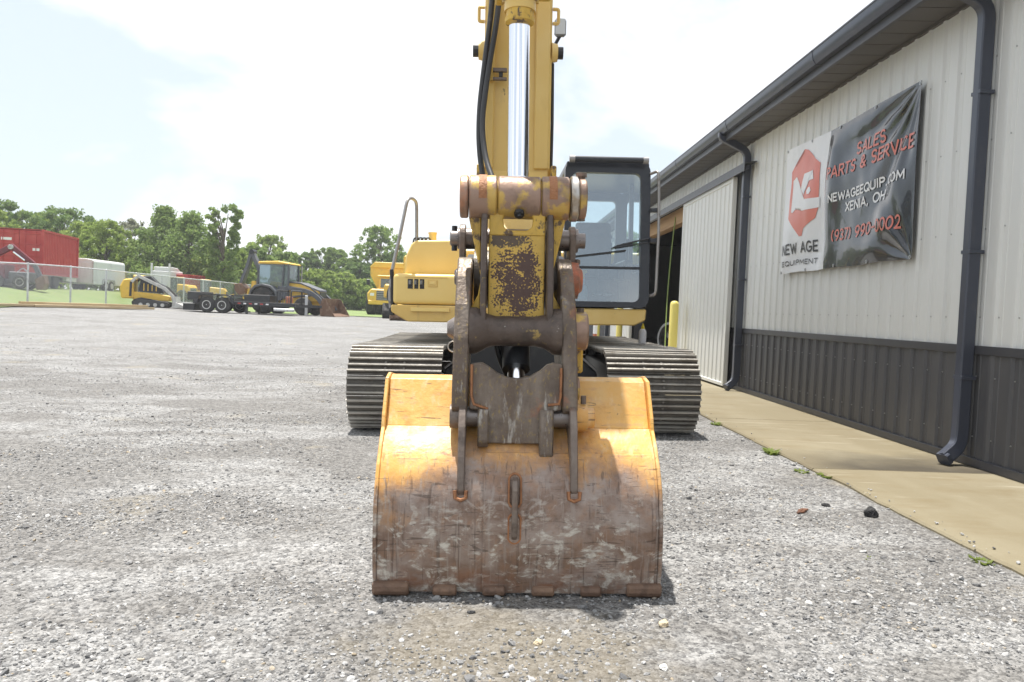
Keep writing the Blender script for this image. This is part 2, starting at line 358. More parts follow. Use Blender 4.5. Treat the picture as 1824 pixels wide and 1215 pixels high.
# ------------------------------------------------------------------ concrete apron beside the building
def slab_material():
    m = mat('apron_concrete', (.200, .170, .108), .75, 0, [((.255,.225,.155), 1.2, .42, .7, (1,.35,1), .9), ((.17,.132,.07), 2.6, .5, .75, (.6,1.4,1), .75), ((.40,.37,.29), 5, .6, .78, (.25,2.2,1), .8), ((.2,.17,.12), 30, .66, .8)], .25, 60, spec=.3)
    t = m.node_tree; Lk = t.links.new; b = t.nodes['Principled BSDF']
    tcn = N(t, 'ShaderNodeTexCoord'); sep = N(t, 'ShaderNodeSeparateXYZ'); Lk(tcn.outputs['Object'], sep.inputs[0])
    nz = N(t, 'ShaderNodeTexNoise'); nz.inputs['Scale'].default_value = 3; nz.inputs['Detail'].default_value = 5; Lk(tcn.outputs['Object'], nz.inputs['Vector'])
    # run-off stain washed from the downspout over the slab
    ad = N(t, 'ShaderNodeMath', operation='MULTIPLY_ADD'); ad.inputs[1].default_value = .75; Lk(nz.outputs['Fac'], ad.inputs[0]); Lk(sep.outputs[1], ad.inputs[2])
    mr = N(t, 'ShaderNodeMapRange'); mr.inputs['From Min'].default_value = 6.95; mr.inputs['From Max'].default_value = 6.2; mr.inputs['To Max'].default_value = .95; Lk(ad.outputs[0], mr.inputs['Value'])
    m2 = N(t, 'ShaderNodeMapRange'); m2.inputs['From Min'].default_value = 5.705; m2.inputs['From Max'].default_value = 5.72; Lk(sep.outputs[1], m2.inputs['Value'])
    m3 = N(t, 'ShaderNodeMapRange'); m3.inputs['From Min'].default_value = 2.45; m3.inputs['From Max'].default_value = 2.9; m3.inputs['To Min'].default_value = .35; Lk(sep.outputs[0], m3.inputs['Value'])
    a = N(t, 'ShaderNodeMath', operation='MULTIPLY'); a2 = N(t, 'ShaderNodeMath', operation='MULTIPLY'); Lk(mr.outputs[0], a.inputs[0]); Lk(m2.outputs[0], a.inputs[1]); Lk(a.outputs[0], a2.inputs[0]); Lk(m3.outputs[0], a2.inputs[1])
    mx = N(t, 'ShaderNodeMix', data_type='RGBA'); mx.inputs[7].default_value = (.055, .046, .033, 1)
    src = b.inputs['Base Color'].links[0].from_socket; Lk(a2.outputs[0], mx.inputs['Factor']); Lk(src, mx.inputs[6]); Lk(mx.outputs[2], b.inputs['Base Color'])
    return m
M['slab'] = slab_material()
ap = bpy.data.objects.new('concrete_apron', None); COL.objects.link(ap); tag(ap, kind='structure')
joints = [-4.5, -1.2, 2.25, 5.70, 8.42, 11.2, 14.4, 17.6, 20.8, 24, 27.2, 30.4]
rnd = random.Random(3)
for a, b in zip(joints, joints[1:]):
    mb = MB(); n = int((b-a)/.12); row = []
    yy = [a+.006+(b-a-.012)*i/n for i in range(n+1)]
    V = []; 
    for y in yy:
        ex = 2.47+.012*mnoise.noise(Vector((0, y*1.3, 2)))+.014*mnoise.noise(Vector((0, y*9, 4)))
        ex += .10*smooth(.5, 0, abs(y-5.25))*.35
        V += [(ex, y, -.05), (ex, y, .050), (ex+.012, y, .062), (3.905, y, .066), (3.905, y, -.05)]
    k = 5; Fc = []
    for i in range(n):
        for j in range(k):
            Fc.append((i*k+j, i*k+(j+1)%k, (i+1)*k+(j+1)%k, (i+1)*k+j))
    Fc += [tuple(range(k)), tuple(range(n*k, n*k+k))]
    mb.add(V, Fc); mb.build('slab', M['slab'], ap)

# ------------------------------------------------------------------ metal building
B = thing('metal_building', 'long metal building with white ribbed walls, dark wainscot and deep eaves', 'building', (3.9, -2, 0))
BX, BY = 3.9, -2.0
def lb(y): return y-BY            # world y -> building-local y ; local x = world x - 3.9
PITCH = .2286; PW = PITCH*4
def ribbed(z0, z1, width=PW, nrib=4, th=.004):
    prof = []
    for k in range(nrib):
        y = k*PITCH
        prof += [(0, y+.0), (0, y+.085), (-.004, y+.095), (0, y+.105), (0, y+.150), (-.020, y+.166), (-.020, y+.196), (0, y+.212)]
    prof.append((0, nrib*PITCH-.0008))
    mb = MB(); mb.rings([[(x, y, z) for x, y in prof]+[(x+th, y, z) for x, y in prof[::-1]] for z in (z0, z1)])
    return mb
up_me = ribbed(1.02, 3.86).mesh('wall_panel', M['wall']); lo_me = ribbed(.12, .96).mesh('wainscot_panel', M['wains'])
hd_me = ribbed(3.45, 3.86).mesh('header_panel', M['wall'])
OY0, OY1 = 15.05, 15.05+PW*6      # door opening
y = OY0-PW*19; Y_END = None; k = 0
ystart = y
while y < 30.5:
    if OY0-.01 < y < OY1-.01: put('header_panel', hd_me, B, (0, lb(y), 0))
    else:
        put('wall_panel', up_me, B, (0, lb(y), 0)); put('wainscot_panel', lo_me, B, (0, lb(y), 0))
    y += PW
Y_END = y
YS = ystart
scr = MB()
yy = ystart
while yy < Y_END:
    inop = OY0 < yy+.1 < OY1
    for z in ((.30, .78, 1.25, 1.95, 2.65, 3.3) if not inop else ()):
        scr.lathe((-.001, lb(yy+.135), z), (-1,0,0), [(0,.007),(.002,.007),(.002,.0045),(.007,.004)], 6)
    yy += PITCH
tag(scr.build('screws', M['screw'], B), kind='stuff')
def bseg(name, m, segs, x0, x1, z0, z1, bevel=.004):
    for a, b in segs: MB().box(x0, x1, lb(a), lb(b), z0, z1).build(name, m, B, bevel)
segs = [(YS, OY0-.02), (OY1+.02, Y_END)]
bseg('wainscot_trim', M['trim'], segs, -.030, .006, .955, 1.025)
bseg('base_trim', M['trim'], segs, -.034, .006, .068, .135)
bseg('backing_wall', M['interior'], segs, .012, .16, .05, 3.86, 0)
# opening jambs, header beam and floor, dark shop inside
for a, b in ((OY0-.02, OY0+.06), (OY1-.06, OY1+.02)): MB().box(-.03, .2, lb(a), lb(b), .07, 3.45).build('door_jamb', M['trim'], B, .004)
MB().box(.02, .22, lb(OY0+.06), lb(OY1-.06), 3.12, 3.44).build('header_beam', M['wood'], B, .006)
XB = 16.0
MB().box(.0, XB, lb(YS), lb(Y_END), -.06, .055).build('shop_floor', M['concrete_in'], B)
MB().box(XB, XB+.1, lb(YS), lb(Y_END), .05, 3.9).build('back_wall', M['interior'], B)
for nm, a in (('gable_wall', YS-.02), ('gable_wall', Y_END)):
    MB().prism([(0, .05), (XB+.1, .05), (XB+.1, 3.9), (XB/2, 7.0), (0, 3.95)], lb(a)-.04, lb(a)+.04, 'y').build(nm, M['wall'], B)
MB().box(.2, XB, lb(YS), lb(Y_END), 3.95, 4.0).build('ceiling_liner', M['interior'], B)
for z in (.9, 1.7, 2.5, 3.3):
    MB().box(XB-.05, XB-.002, lb(YS), lb(Y_END), z, z+.09).build('wall_girt', M['wood'], B)
for yy in np.arange(YS+1, Y_END, 2.6): MB().box(XB-.22, XB-.055, lb(yy), lb(yy)+.14, .055, 3.95).build('post', M['wood'], B)
# soffit boards, fascia, gutter, roof
sb = MB().prism([(-.405, 3.848), (-.02, 3.862), (-.02, 3.872), (-.405, 3.858)], .0, .1495, 'y').mesh('soffit_board', M['soffit'], .0)
yy = YS
nb = 0
while yy < Y_END-.1:
    put('soffit_board', sb, B, (0, lb(yy), .003*(nb % 2))); yy += .153; nb += 1
MB().box(-.44, -.402, lb(YS)-.1, lb(Y_END)+.1, 3.835, 4.03).build('fascia', M['trim'], B, .004)
MB().box(-.03, .0, lb(YS), lb(Y_END), 3.835, 3.868).build('soffit_trim', M['soffit'], B, .003)
gprof = [(-.445, 3.925), (-.505, 3.925), (-.518, 3.945), (-.535, 3.97), (-.545, 4.01), (-.548, 4.055), (-.556, 4.058), (-.556, 4.072), (-.540, 4.072), (-.538, 4.0), (-.512, 3.955), (-.50, 3.935), (-.452, 3.935), (-.452, 4.05), (-.445, 4.05)]
MB().prism(gprof, lb(YS)-.1, lb(Y_END)+.1, 'y').build('gutter', M['spout'], B, 0, 40)
for yy in np.arange(YS+1.5, Y_END, 3.05): MB().prism([(x-.004, z-.003) for x, z in gprof[:9]]+[(-.53, 4.08), (-.44, 4.08), (-.44, 3.918)], lb(yy), lb(yy)+.06, 'y').build('gutter_joint', M['spout'], B)
RW = XB+.1
roof = MB().prism([(-.50, 4.05), (XB/2, 7.15), (RW+.5, 4.05), (RW+.5, 4.11), (XB/2, 7.21), (-.50, 4.11)], lb(YS)-.3, lb(Y_END)+.3, 'y').build('roof', M['trim'], B)
def downspout(yw, lab):
    # straps and pipe belong to the building
    l = lb(yw)
    p = fillet([(-.49, l, 3.955), (-.49, l, 3.89), (-.085, l, 3.70), (-.085, l, .34), (-.10, l-.01, .215), (-.235, l-.05, .115)], .12, 7)
    d = MB().tube(p, .05, sq=(.105, .085)).build('downspout', M['spout'], B, 0, 35); d['label'] = lab
    for z in (3.0, 1.75, .75): MB().box(-.138, -.018, l-.060, l+.060, z, z+.03).build('strap', M['spout'], d, .003)
    e = Vector((-.235, l-.05, .115))
    MB().tube([e+Vector((.02, .006, .012)), e+Vector((-.010, -.003, -.006))], .06, sq=(.112, .092)).build('outlet_rim', M['spout'], d)
    return d
downspout(6.07, 'dark metal downspout with kicked-out foot over the stained slab')
downspout(11.72, 'dark metal downspout beside the sliding door')
downspout(24.9, 'dark metal downspout beyond the open doorway')
# sliding doors on their track
def leaf(y0, y1):
    d = bpy.data.objects.new('sliding_door', None); COL.objects.link(d); d.parent = B
    n = int((y1-y0-.12)/PITCH); st = (y1-y0-.12)/n
    prof = []
    for k in range(n):
        q = lb(y0)+.06+k*st; prof += [(0, q), (0, q+.15*st/PITCH), (-.016, q+.165*st/PITCH), (-.016, q+.195*st/PITCH), (0, q+.211*st/PITCH)]
    prof.append((0, lb(y1)-.06))
    mb = MB(); mb.rings([[(x-.145, q, z) for x, q in prof]+[(x-.135, q, z) for x, q in prof[::-1]] for z in (.14, 3.33)])
    mb.build('door_sheet', M['doorwhite'], d)
    for a, b in ((y0, y0+.075), (y1-.075, y1)): MB().box(-.172, -.10, lb(a), lb(b), .095, 3.38).build('door_stile', M['doorwhite'], d, .006)
    MB().box(-.17, -.10, lb(y0)+.078, lb(y1)-.078, .095, .15).build('door_rail', M['doorwhite'], d, .006)
    MB().box(-.17, -.10, lb(y0)+.078, lb(y1)-.078, 3.31, 3.38).build('door_rail', M['doorwhite'], d, .006)
    return d
leaf(12.08, 15.18); leaf(20.4, 23.6)
MB().prism([(-.21, 3.36), (-.195, 3.36), (-.195, 3.47), (-.02, 3.50), (-.02, 3.515), (-.21, 3.485)], lb(11.45), lb(24.0), 'y').build('door_track_cover', M['trim'], B, .002)
MB().box(-.155, -.12, lb(11.5), lb(23.9), 3.40, 3.455).build('door_track', M['spout'], B, .003)

# bollards guarding the doorway
def bollard(x, y, lab):
    o = thing('bollard', lab, 'bollard', (x, y, .06), 0, 'bollards guarding the sliding doors')
    MB().lathe((0,0,0), (0,0,1), [(0,.082),(1.33,.082),(1.37,.070),(1.395,.04),(1.40,.001)], 20).build('post', M['byellow'], o, 0, 40)
    MB().lathe((0,0,-.002), (0,0,1), [(0,.12),(.012,.12),(.02,.085)], 20).build('base_collar', M['slab'], o)
bollard(3.50, 14.55, 'yellow round bollard by the slid-back white door beside the dark opening')
bollard(3.45, 20.3, 'yellow bollard at the far side of the doorway under the cab')
bollard(3.45, 24.4, 'yellow bollard beyond the far sliding door and its downspout')

# things inside the doorway
M['cardboard'] = mat('crate_board', (.30, .17, .085), .8, 0, [((.2,.1,.05), 8, .45, .7, (1,1,.2), .7)], .2, 30)
M['grey'] = mat('grey_metal', (.25, .255, .26), .4, .6, [((.1,.09,.08), 6, .5, .75)], .05, 20)
M['hosegreen'] = mat('air_hose', (.22, .30, .06), .5)
cr = thing('wooden_crate', 'tall brown wooden crate standing just inside the dark doorway', 'crate', (4.55, 17.3, .055), .25)
for s in (-1, 1):
    for k in range(4): MB().box(-.36+k*.18, -.19+k*.18, s*.3-.012, s*.3+.012, .02, 1.02).build('plank', M['cardboard'], cr, .003)
    for k in range(3): MB().box(s*.36-.012, s*.36+.012, -.28+k*.19, -.1+k*.19, .02, 1.02).build('plank', M['cardboard'], cr, .003)
for z in (.05, .9): MB().box(-.39, .39, -.335, -.313, z, z+.09).build('batten', M['wood'], cr, .003)
MB().box(-.37, .37, -.31, .31, 1.022, 1.045).build('lid', M['cardboard'], cr, .003)
fn = thing('shop_blower', 'grey round shop blower on a frame inside the dark doorway', 'blower', (4.6, 19.0, .055), .5)
MB().ring((-.18,0,.55), (.18,0,.55), .42, .36, 24).build('drum', M['grey'], fn, 0, 40)
MB().cyl((-.1,0,.55), (.1,0,.55), .09).build('motor', M['grey'], fn, 0, 40)
for k in range(4):
    a = k*math.pi/2+.4; MB().bar((0,.06*math.cos(a),.55+.06*math.sin(a)), (0,.35*math.cos(a),.55+.35*math.sin(a)), .12, .01, (1,.4,0)).build('blade', M['grey'], fn)
for s in (-1, 1): MB().bar((-.25, s*.3, .03), (.25, s*.3, .03), .05, .05).build('foot', M['grey'], fn); MB().bar((0, s*.3, .04), (0, s*.36, .36), .04, .04).build('leg', M['grey'], fn)
hp = [(3.92, 16.6, 3.3), (3.8, 16.35, 2.4), (3.7, 16.05, 1.5), (3.62, 15.7, .75), (3.56, 15.4, .25), (3.5, 15.2, .085), (3.4, 15.35, .08), (3.42, 15.9, .08)]
tag(MB().tube(fillet(hp, .3), .012).build('air_hose', M['hosegreen'], None, 0, 60), 'thin yellow-green air hose hanging down through the doorway', 'hose')
# ------------------------------------------------------------------ vinyl banner on the wall
M['vinylk'] = mat('vinyl_black', (.020, .022, .028), .25, 0, [((.034,.036,.042), 3, .45, .7)], .03, 6, coat=.6)
M['vinylw'] = mat('vinyl_white', (.74, .75, .77), .34, 0, [((.62,.63,.65), 3, .5, .75)], .03, 6)
M['printred'] = mat('print_red', (.68, .20, .15), .35, 0, [((.62,.165,.12), 5, .5, .75)])
M['printwhite'] = mat('print_white', (.80, .80, .80), .35)
M['printgrey'] = mat('print_grey', (.045, .047, .055), .35)
YL, YR, ZB, ZT = 10.13, 6.985, 1.77, 3.385
def bdisp(y, z):
    d = (y-YR); e = (ZT-z); r = math.hypot(d, e)+1e-3; a = math.atan2(e, d)
    f = .017*math.sin(a*17+.6*r)*math.exp(-r/1.0)*smooth(0, .35, r)
    f += .015*math.sin(a*9+1.1+r*1.2)*smooth(.3, 1.2, r)*smooth(YL-.9, YR+.8, y)
    e2 = z-ZB; r2 = math.hypot(d, e2)+1e-3; a2 = math.atan2(e2, d)
    f += .025*math.sin(a2*11+.4)*math.exp(-r2/.5)*smooth(0, .2, r2)
    f += .020*math.sin((y-8.83)*9+z*1.2)*math.exp(-((y-8.85)/.35)**2)
    f += .016*mnoise.noise(Vector((y*1.6, z*1.2, 2)))+.007*mnoise.noise(Vector((y*5, z*3.2, 8)))
    f += .018*math.sin(y*2.6+z*3.4)
    edge = min(1, min(y-YR, YL-y, z-ZB, ZT-z)/.30+.25)
    return .055+max(-.035, f)*edge*1.15+.02*math.sin(math.pi*(y-YR)/(YL-YR))*math.sin(math.pi*(z-ZB)/(ZT-ZB))
def bpos(y, z, lift=0):
    # sagging hems between the grommets
    u = (y-YR)/(YL-YR); v = (z-ZB)/(ZT-ZB)
    sag = -.035*v*math.sin(math.pi*min(1, u*1.0))**2 + .012*(1-v)*math.sin(math.pi*u*3)**2
    return (3.9-.02-bdisp(y, z)-lift, y, z+sag)
BN = thing('vinyl_banner', 'black and white vinyl sales banner with red logo hung on the white wall', 'banner', (3.9, 8.55, 1.77))
OB = Vector(BN.location)
def bl(p): return tuple(Vector(p)-OB)
def bpanel(name, ya, yb, m):
    mb = MB(); ny = int(abs(yb-ya)/.012); nz = 130
    V = [bl(bpos(ya+(yb-ya)*i/ny, ZB+(ZT-ZB)*j/nz)) for i in range(ny+1) for j in range(nz+1)]
    mb.add(V, [(i*(nz+1)+j, (i+1)*(nz+1)+j, (i+1)*(nz+1)+j+1, i*(nz+1)+j+1) for i in range(ny) for j in range(nz)])
    return mb.build(name, m, BN, 0, 180)
bpanel('white_panel', YL, 8.835, M['vinylw']); bpanel('black_panel', 8.835, YR, M['vinylk'])
def bpoly(name, pts, m, lift, parent=BN):
    bm = bmesh.new(); bm.faces.new([bm.verts.new((0, y, z)) for y, z in pts])
    bmesh.ops.triangulate(bm, faces=bm.faces[:])
    for _ in range(4):
        es = [e for e in bm.edges if e.calc_length() > .035]
        if es: bmesh.ops.subdivide_edges(bm, edges=es, cuts=1); bmesh.ops.triangulate(bm, faces=bm.faces[:])
    for v in bm.verts: v.co = bl(bpos(v.co.y, v.co.z, lift))
    me = bpy.data.meshes.new(name); bm.to_mesh(me); bm.free(); me.materials.append(m)
    for p in me.polygons: p.use_smooth = True
    return put(name, me, parent)
HEX = [(9.556,3.302),(9.452,3.277),(9.027,3.048),(9.008,2.794),(9.022,2.512),(9.093,2.404),(9.417,2.301),(9.455,2.21),(9.54,2.211),(9.933,2.475),(9.964,2.693),(9.964,3.077),(9.865,3.144),(9.758,3.145),(9.65,3.242)]
W1 = [(9.891,2.952),(9.753,2.984),(9.377,2.657),(8.987,2.636),(8.986,2.517),(9.448,2.521),(9.745,2.802),(9.744,2.67),(9.669,2.641),(9.676,2.563),(9.777,2.527),(9.833,2.546),(9.801,2.699),(9.82,2.828)]
W2 = [(9.479,2.985),(9.188,2.987),(9.141,2.874),(9.364,2.872),(9.418,2.712),(9.53,2.797),(9.516,2.89)]
W3 = [(9.224,2.789),(9.186,2.744),(9.235,2.705),(9.309,2.71),(9.331,2.753),(9.279,2.791)]
lg = bpoly('logo', HEX, M['printred'], .005)
for wv in (W1, W2, W3): bpoly('logo_shape', wv, M['vinylw'], .009, lg)
def A(cx, cy, rx, ry, a0, a1, n=10): return [(cx+rx*math.cos(R(a0+(a1-a0)*i/n)), cy+ry*math.sin(R(a0+(a1-a0)*i/n))) for i in range(n+1)]
FONT = {  # strokes in a cell 1 high; (advance width, strokes)
 'S': (.56, [A(.28,.75,.24,.25,30,270)+A(.28,.25,.24,.25,90,-150)]), 'A': (.66, [[(0,0),(.33,1),(.66,0)],[(.12,.3),(.54,.3)]]),
 'L': (.48, [[(0,1),(0,0),(.48,0)]]), 'E': (.5, [[(.5,1),(0,1),(0,0),(.5,0)],[(0,.5),(.42,.5)]]),
 'P': (.52, [[(0,0),(0,1),(.28,1)]+A(.28,.75,.24,.25,90,-90)+[(0,.5)]]), 'R': (.56, [[(0,0),(0,1),(.28,1)]+A(.28,.75,.24,.25,90,-90)+[(0,.5)],[(.25,.5),(.56,0)]]),
 'T': (.56, [[(0,1),(.56,1)],[(.28,1),(.28,0)]]), '&': (.66, [[(.66,0),(.14,.66)]+A(.3,.8,.18,.2,200,-30)+[(.1,.4)]+A(.27,.24,.24,.24,140,340)+[(.64,.42)]]),
 'V': (.62, [[(0,1),(.31,0),(.62,1)]]), 'I': (.1, [[(.05,0),(.05,1)]]), 'C': (.64, [A(.36,.5,.36,.5,50,310,16)]),
 'N': (.62, [[(0,0),(0,1),(.62,0),(.62,1)]]), 'W': (.9, [[(0,1),(.22,0),(.45,.9),(.68,0),(.9,1)]]), 'G': (.68, [A(.36,.5,.36,.5,50,330,16)+[(.68,.45),(.4,.45)]]),
 'Q': (.74, [A(.37,.5,.37,.5,0,360,20),[(.45,.25),(.75,-.05)]]), 'U': (.58, [[(0,1),(0,.3)]+A(.29,.29,.29,.29,180,360,10)+[(.58,1)]]), '.': (.12, [[(.04,0),(.08,0)]]),
 ',': (.14, [[(.08,.06),(.02,-.14)]]), 'O': (.74, [A(.37,.5,.37,.5,0,360,20)]), 'M': (.76, [[(0,0),(.06,1),(.38,.25),(.7,1),(.76,0)]]),
 'X': (.6, [[(0,0),(.6,1)],[(0,1),(.6,0)]]), 'H': (.58, [[(0,0),(0,1)],[(.58,0),(.58,1)],[(0,.5),(.58,.5)]]), '(': (.22, [A(.4,.5,.38,.62,125,235)]), ')': (.22, [A(-.2,.5,.38,.62,55,-55)]),
 '9': (.54, [A(.27,.7,.26,.3,0,360,16),[(.53,.7),(.45,.3),(.2,0)]]), '3': (.52, [A(.24,.75,.24,.25,150,-90)+A(.24,.25,.26,.25,90,-150)]), '7': (.52, [[(0,1),(.52,1),(.16,0)]]),
 '0': (.56, [A(.28,.5,.28,.5,0,360,18)]), '-': (.4, [[(.02,.48),(.38,.48)]]), '2': (.52, [A(.26,.74,.25,.26,165,-35)+[(0,0),(.53,0)]]), ' ': (.32, []), 'D': (.62, [[(0,0),(0,1),(.25,1)]+A(.25,.5,.36,.5,90,-90)+[(0,0)]]),
}
def stroke_text(txt, sw, gap=.22):
    """list of (char, polylines) in text units plus the total length"""
    x = 0; o = []
    for ch in txt:
        wd, st = FONT[ch]; o.append((ch, [[(x+p[0], p[1]) for p in s] for s in st])); x += wd+gap
    return o, x-gap
def letters(name, txt, ya, yb, z0, h, m, sw, P, parent, lift, step=.02):
    """one mesh part for each letter; P maps (along, up, lift) to a point of the carrying surface"""
    T, tot = stroke_text(txt, sw)
    for ch, polys in T:
        mb = MB()
        for s in polys:
            q = [(ya+(yb-ya)*p[0]/tot, z0+h*p[1]) for p in s]
            for (a, b) in zip(q, q[1:]):
                ln = math.hypot(b[0]-a[0], b[1]-a[1]); 
                if ln < 1e-5: continue
                n = max(1, int(ln/step)); dx, dz = (b[0]-a[0])/ln, (b[1]-a[1])/ln; e = sw*.35
                a2 = (a[0]-dx*e, a[1]-dz*e); b2 = (b[0]+dx*e, b[1]+dz*e)
                V = []
                for i in range(n+1):
                    t = i/n; cx = a2[0]+(b2[0]-a2[0])*t; cz = a2[1]+(b2[1]-a2[1])*t
                    V += [P(cx-dz*sw/2, cz+dx*sw/2, lift), P(cx+dz*sw/2, cz-dx*sw/2, lift)]
                mb.add(V, [(2*i, 2*i+1, 2*i+3, 2*i+2) for i in range(n)])
        if mb.v: mb.build(name, m, parent)
PB = lambda y, z, l: bl(bpos(y, z, l))
bk = [c for c in BN.children if c.name.startswith('black_panel')][0]; wh = [c for c in BN.children if c.name.startswith('white_panel')][0]
letters('letter', 'SALES', 8.16, 7.58, 2.975, .115, M['printred'], .022, PB, bk, .007)
letters('letter', 'PARTS & SERVICE', 8.755, 7.04, 2.805, .12, M['printred'], .023, PB, bk, .007)
letters('letter', 'NEWAGEEQUIP.COM', 8.70, 7.135, 2.528, .082, M['printwhite'], .019, PB, bk, .007)
letters('letter', 'XENIA, OH', 8.335, 7.515, 2.386, .088, M['printwhite'], .02, PB, bk, .007)
letters('letter', '(937) 990-0002', 8.63, 7.17, 2.075, .115, M['printred'], .021, PB, bk, .007)
letters('letter', 'NEW AGE', 10.07, 9.06, 2.012, .118, M['printgrey'], .024, PB, wh, .007)
letters('letter', 'EQUIPMENT', 10.06, 9.04, 1.862, .056, M['printgrey'], .012, PB, wh, .007)
for y in (YR+.02, 7.78, 8.57, 9.35, YL-.03):
    for z in (ZB+.02, ZT-.02):
        p = bpos(y, z, .002); MB()._ring(Vector(bl(p)), Vector(bl(p))+Vector((-.006,0,0)), .018, .008, 12).build('grommet', M['screw'], BN)

# ------------------------------------------------------------------ machine materials
YEL = (.70, .475, .135)
M['yellow'] = mat('machine_yellow', YEL, .42, 0, [((.76,.56,.22), 2.2, .45, .7, (1,1,1), .7), ((.50,.31,.07), 6, .58, .8, (1,1,.5), .6), (BROWN, 26, .665, .72, (1,1,.6), .8), ((.33,.24,.12), 3.2, .62, .76, (1.6,1.6,.35), .55)], .05, 9, rvar=.1, coat=.15)
M['yellowhood'] = mat('hood_yellow', (.82, .60, .20), .38, 0, [((.76,.53,.15), 2.5, .5, .75, (1,1,1), .6), ((.45,.3,.1), 14, .68, .8, (1,1,1), .5)], .03, 8, coat=.2)
M['yellowworn'] = mat('link_yellow_worn', (.66, .42, .07), .5, .0, [((.40,.26,.06), 7, .45, .7, (1,1,.6), .8), (BROWN, 22, .56, .62, (1,1,.7), .95), ((.15,.07,.035), 9, .6, .68, (1,1,.6), .7)], .3, 45, rvar=.12)
M['steel'] = mat('worn_steel', (.19, .15, .125), .46, .35, [((.30,.25,.21), 6, .5, .72, (1,1,.5), .8), ((.055,.042,.034), 11, .52, .72, (1,1,1), .8), ((.30,.12,.05), 5, .6, .74, (1,1,1), .6), ((.45,.42,.37), 34, .66, .74, (1.5,1,.5), .7)], .35, 55, rvar=.14)
M['coupler'] = mat('coupler_steel', (.135, .10, .076), .5, .25, [((.27,.225,.185), 6, .48, .7, (1.4,1,.4), .8), ((.33,.235,.08), 70, .56, .66, (1,1,.5), .7), ((.55,.53,.49), 12, .60, .70, (1.6,1,.35), .85), ((.40,.14,.06), 6, .60, .70, (1,1,.7), .7), ((.09,.07,.058), 9, .56, .74, (1,1,1), .7)], .4, 60, rvar=.14)
M['shaft'] = mat('pin_shaft', (.24, .21, .195), .35, .6, [((.09,.07,.06), 8, .5, .7, (.5,2,2), .8), ((.3,.2,.14), 20, .62, .74)], .12, 40, rvar=.1)
M['bossrust'] = mat('pin_boss', (.33, .22, .165), .42, .35, [((.60,.40,.09), 9, .51, .58, (1,1,1), .85), ((.12,.085,.065), 6, .5, .68, (1,1,1), .8), ((.50,.20,.09), 4, .6, .7, (1,1,1), .7)], .22, 45, rvar=.12)
M['bright'] = mat('bright_steel', (.50, .47, .43), .28, .85, [((.3,.22,.14), 9, .52, .7)], .1, 30)
M['orange'] = mat('orange_boss', (.52, .16, .08), .5, 0, [((.30,.13,.08), 12, .48, .62), ((.17,.12,.10), 6, .52, .64), ((.62,.33,.22), 30, .62, .7)], .15, 40)
M['chrome'] = mat('chrome_rod', (.86, .88, .92), .10, 1.0)
M['black'] = mat('black_paint', (.018, .019, .022), .38, 0, [((.05,.048,.045), 6, .55, .8)], .05, 12)
M['cabdark'] = mat('cab_frame', (.030, .033, .042), .34, 0, [((.06,.062,.068), 5, .55, .8)], .04, 10)
M['rubber'] = mat('hose_rubber', (.035, .036, .038), .5, 0, [((.09,.085,.08), 20, .6, .8)], .1, 50)
M['rail'] = mat('handrail_steel', (.36, .35, .345), .38, .5, [((.16,.13,.10), 12, .55, .72)], .06, 30)
M['shoe'] = mat('track_shoe', (.315, .30, .275), .52, .35, [((.16,.14,.12), 5, .48, .7, (1,1,1), .85), ((.50,.46,.40), 12, .55, .72, (.4,1,1), .8), ((.24,.15,.08), 9, .62, .75, (.5,1,1), .6)], .35, 45, rvar=.12, rand=True)
M['seat'] = mat('seat_cloth', (.06, .065, .07), .85, 0, [((.10,.105,.11), 8, .5, .7)])
M['weld'] = mat('weld_rust', (.36, .16, .07), .6, .1, [((.22,.09,.04), 40, .5, .7)], .5, 120)
M['bottlew'] = mat('bottle_white', (.72, .72, .75), .35)
M['bottley'] = mat('bottle_yellow', (.80, .62, .03), .4)
M['bottleb'] = mat('bottle_blue', (.45, .62, .72), .2)
def glass(name, tint, refl, alpha):
    m = bpy.data.materials.new(name); m.use_nodes = True; t = m.node_tree; t.nodes.clear(); Lk = t.links.new
    tr = N(t, 'ShaderNodeBsdfTransparent'); tr.inputs[0].default_value = (*tint, 1); gl = N(t, 'ShaderNodeBsdfGlossy'); gl.inputs['Roughness'].default_value = .015; gl.inputs[0].default_value = (.88, .95, 1, 1)
    fr = N(t, 'ShaderNodeFresnel'); fr.inputs[0].default_value = refl; mx = N(t, 'ShaderNodeMixShader'); df = N(t, 'ShaderNodeBsdfDiffuse'); df.inputs[0].default_value = (.55, .6, .62, 1)
    mx2 = N(t, 'ShaderNodeMixShader'); mx2.inputs[0].default_value = alpha; o = N(t, 'ShaderNodeOutputMaterial')
    Lk(fr.outputs[0], mx.inputs[0]); Lk(tr.outputs[0], mx.inputs[1]); Lk(gl.outputs[0], mx.inputs[2]); Lk(mx.outputs[0], mx2.inputs[1]); Lk(df.outputs[0], mx2.inputs[2]); Lk(mx2.outputs[0], o.inputs[0])
    return m
M['glass'] = glass('cab_glass', (.74, .87, .92), 3.3, .06)
M['glassside'] = glass('cab_side_glass', (.88, .93, .92), 1.5, .02)
M['glassfar'] = glass('machine_glass', (.5, .58, .6), 1.8, .12)
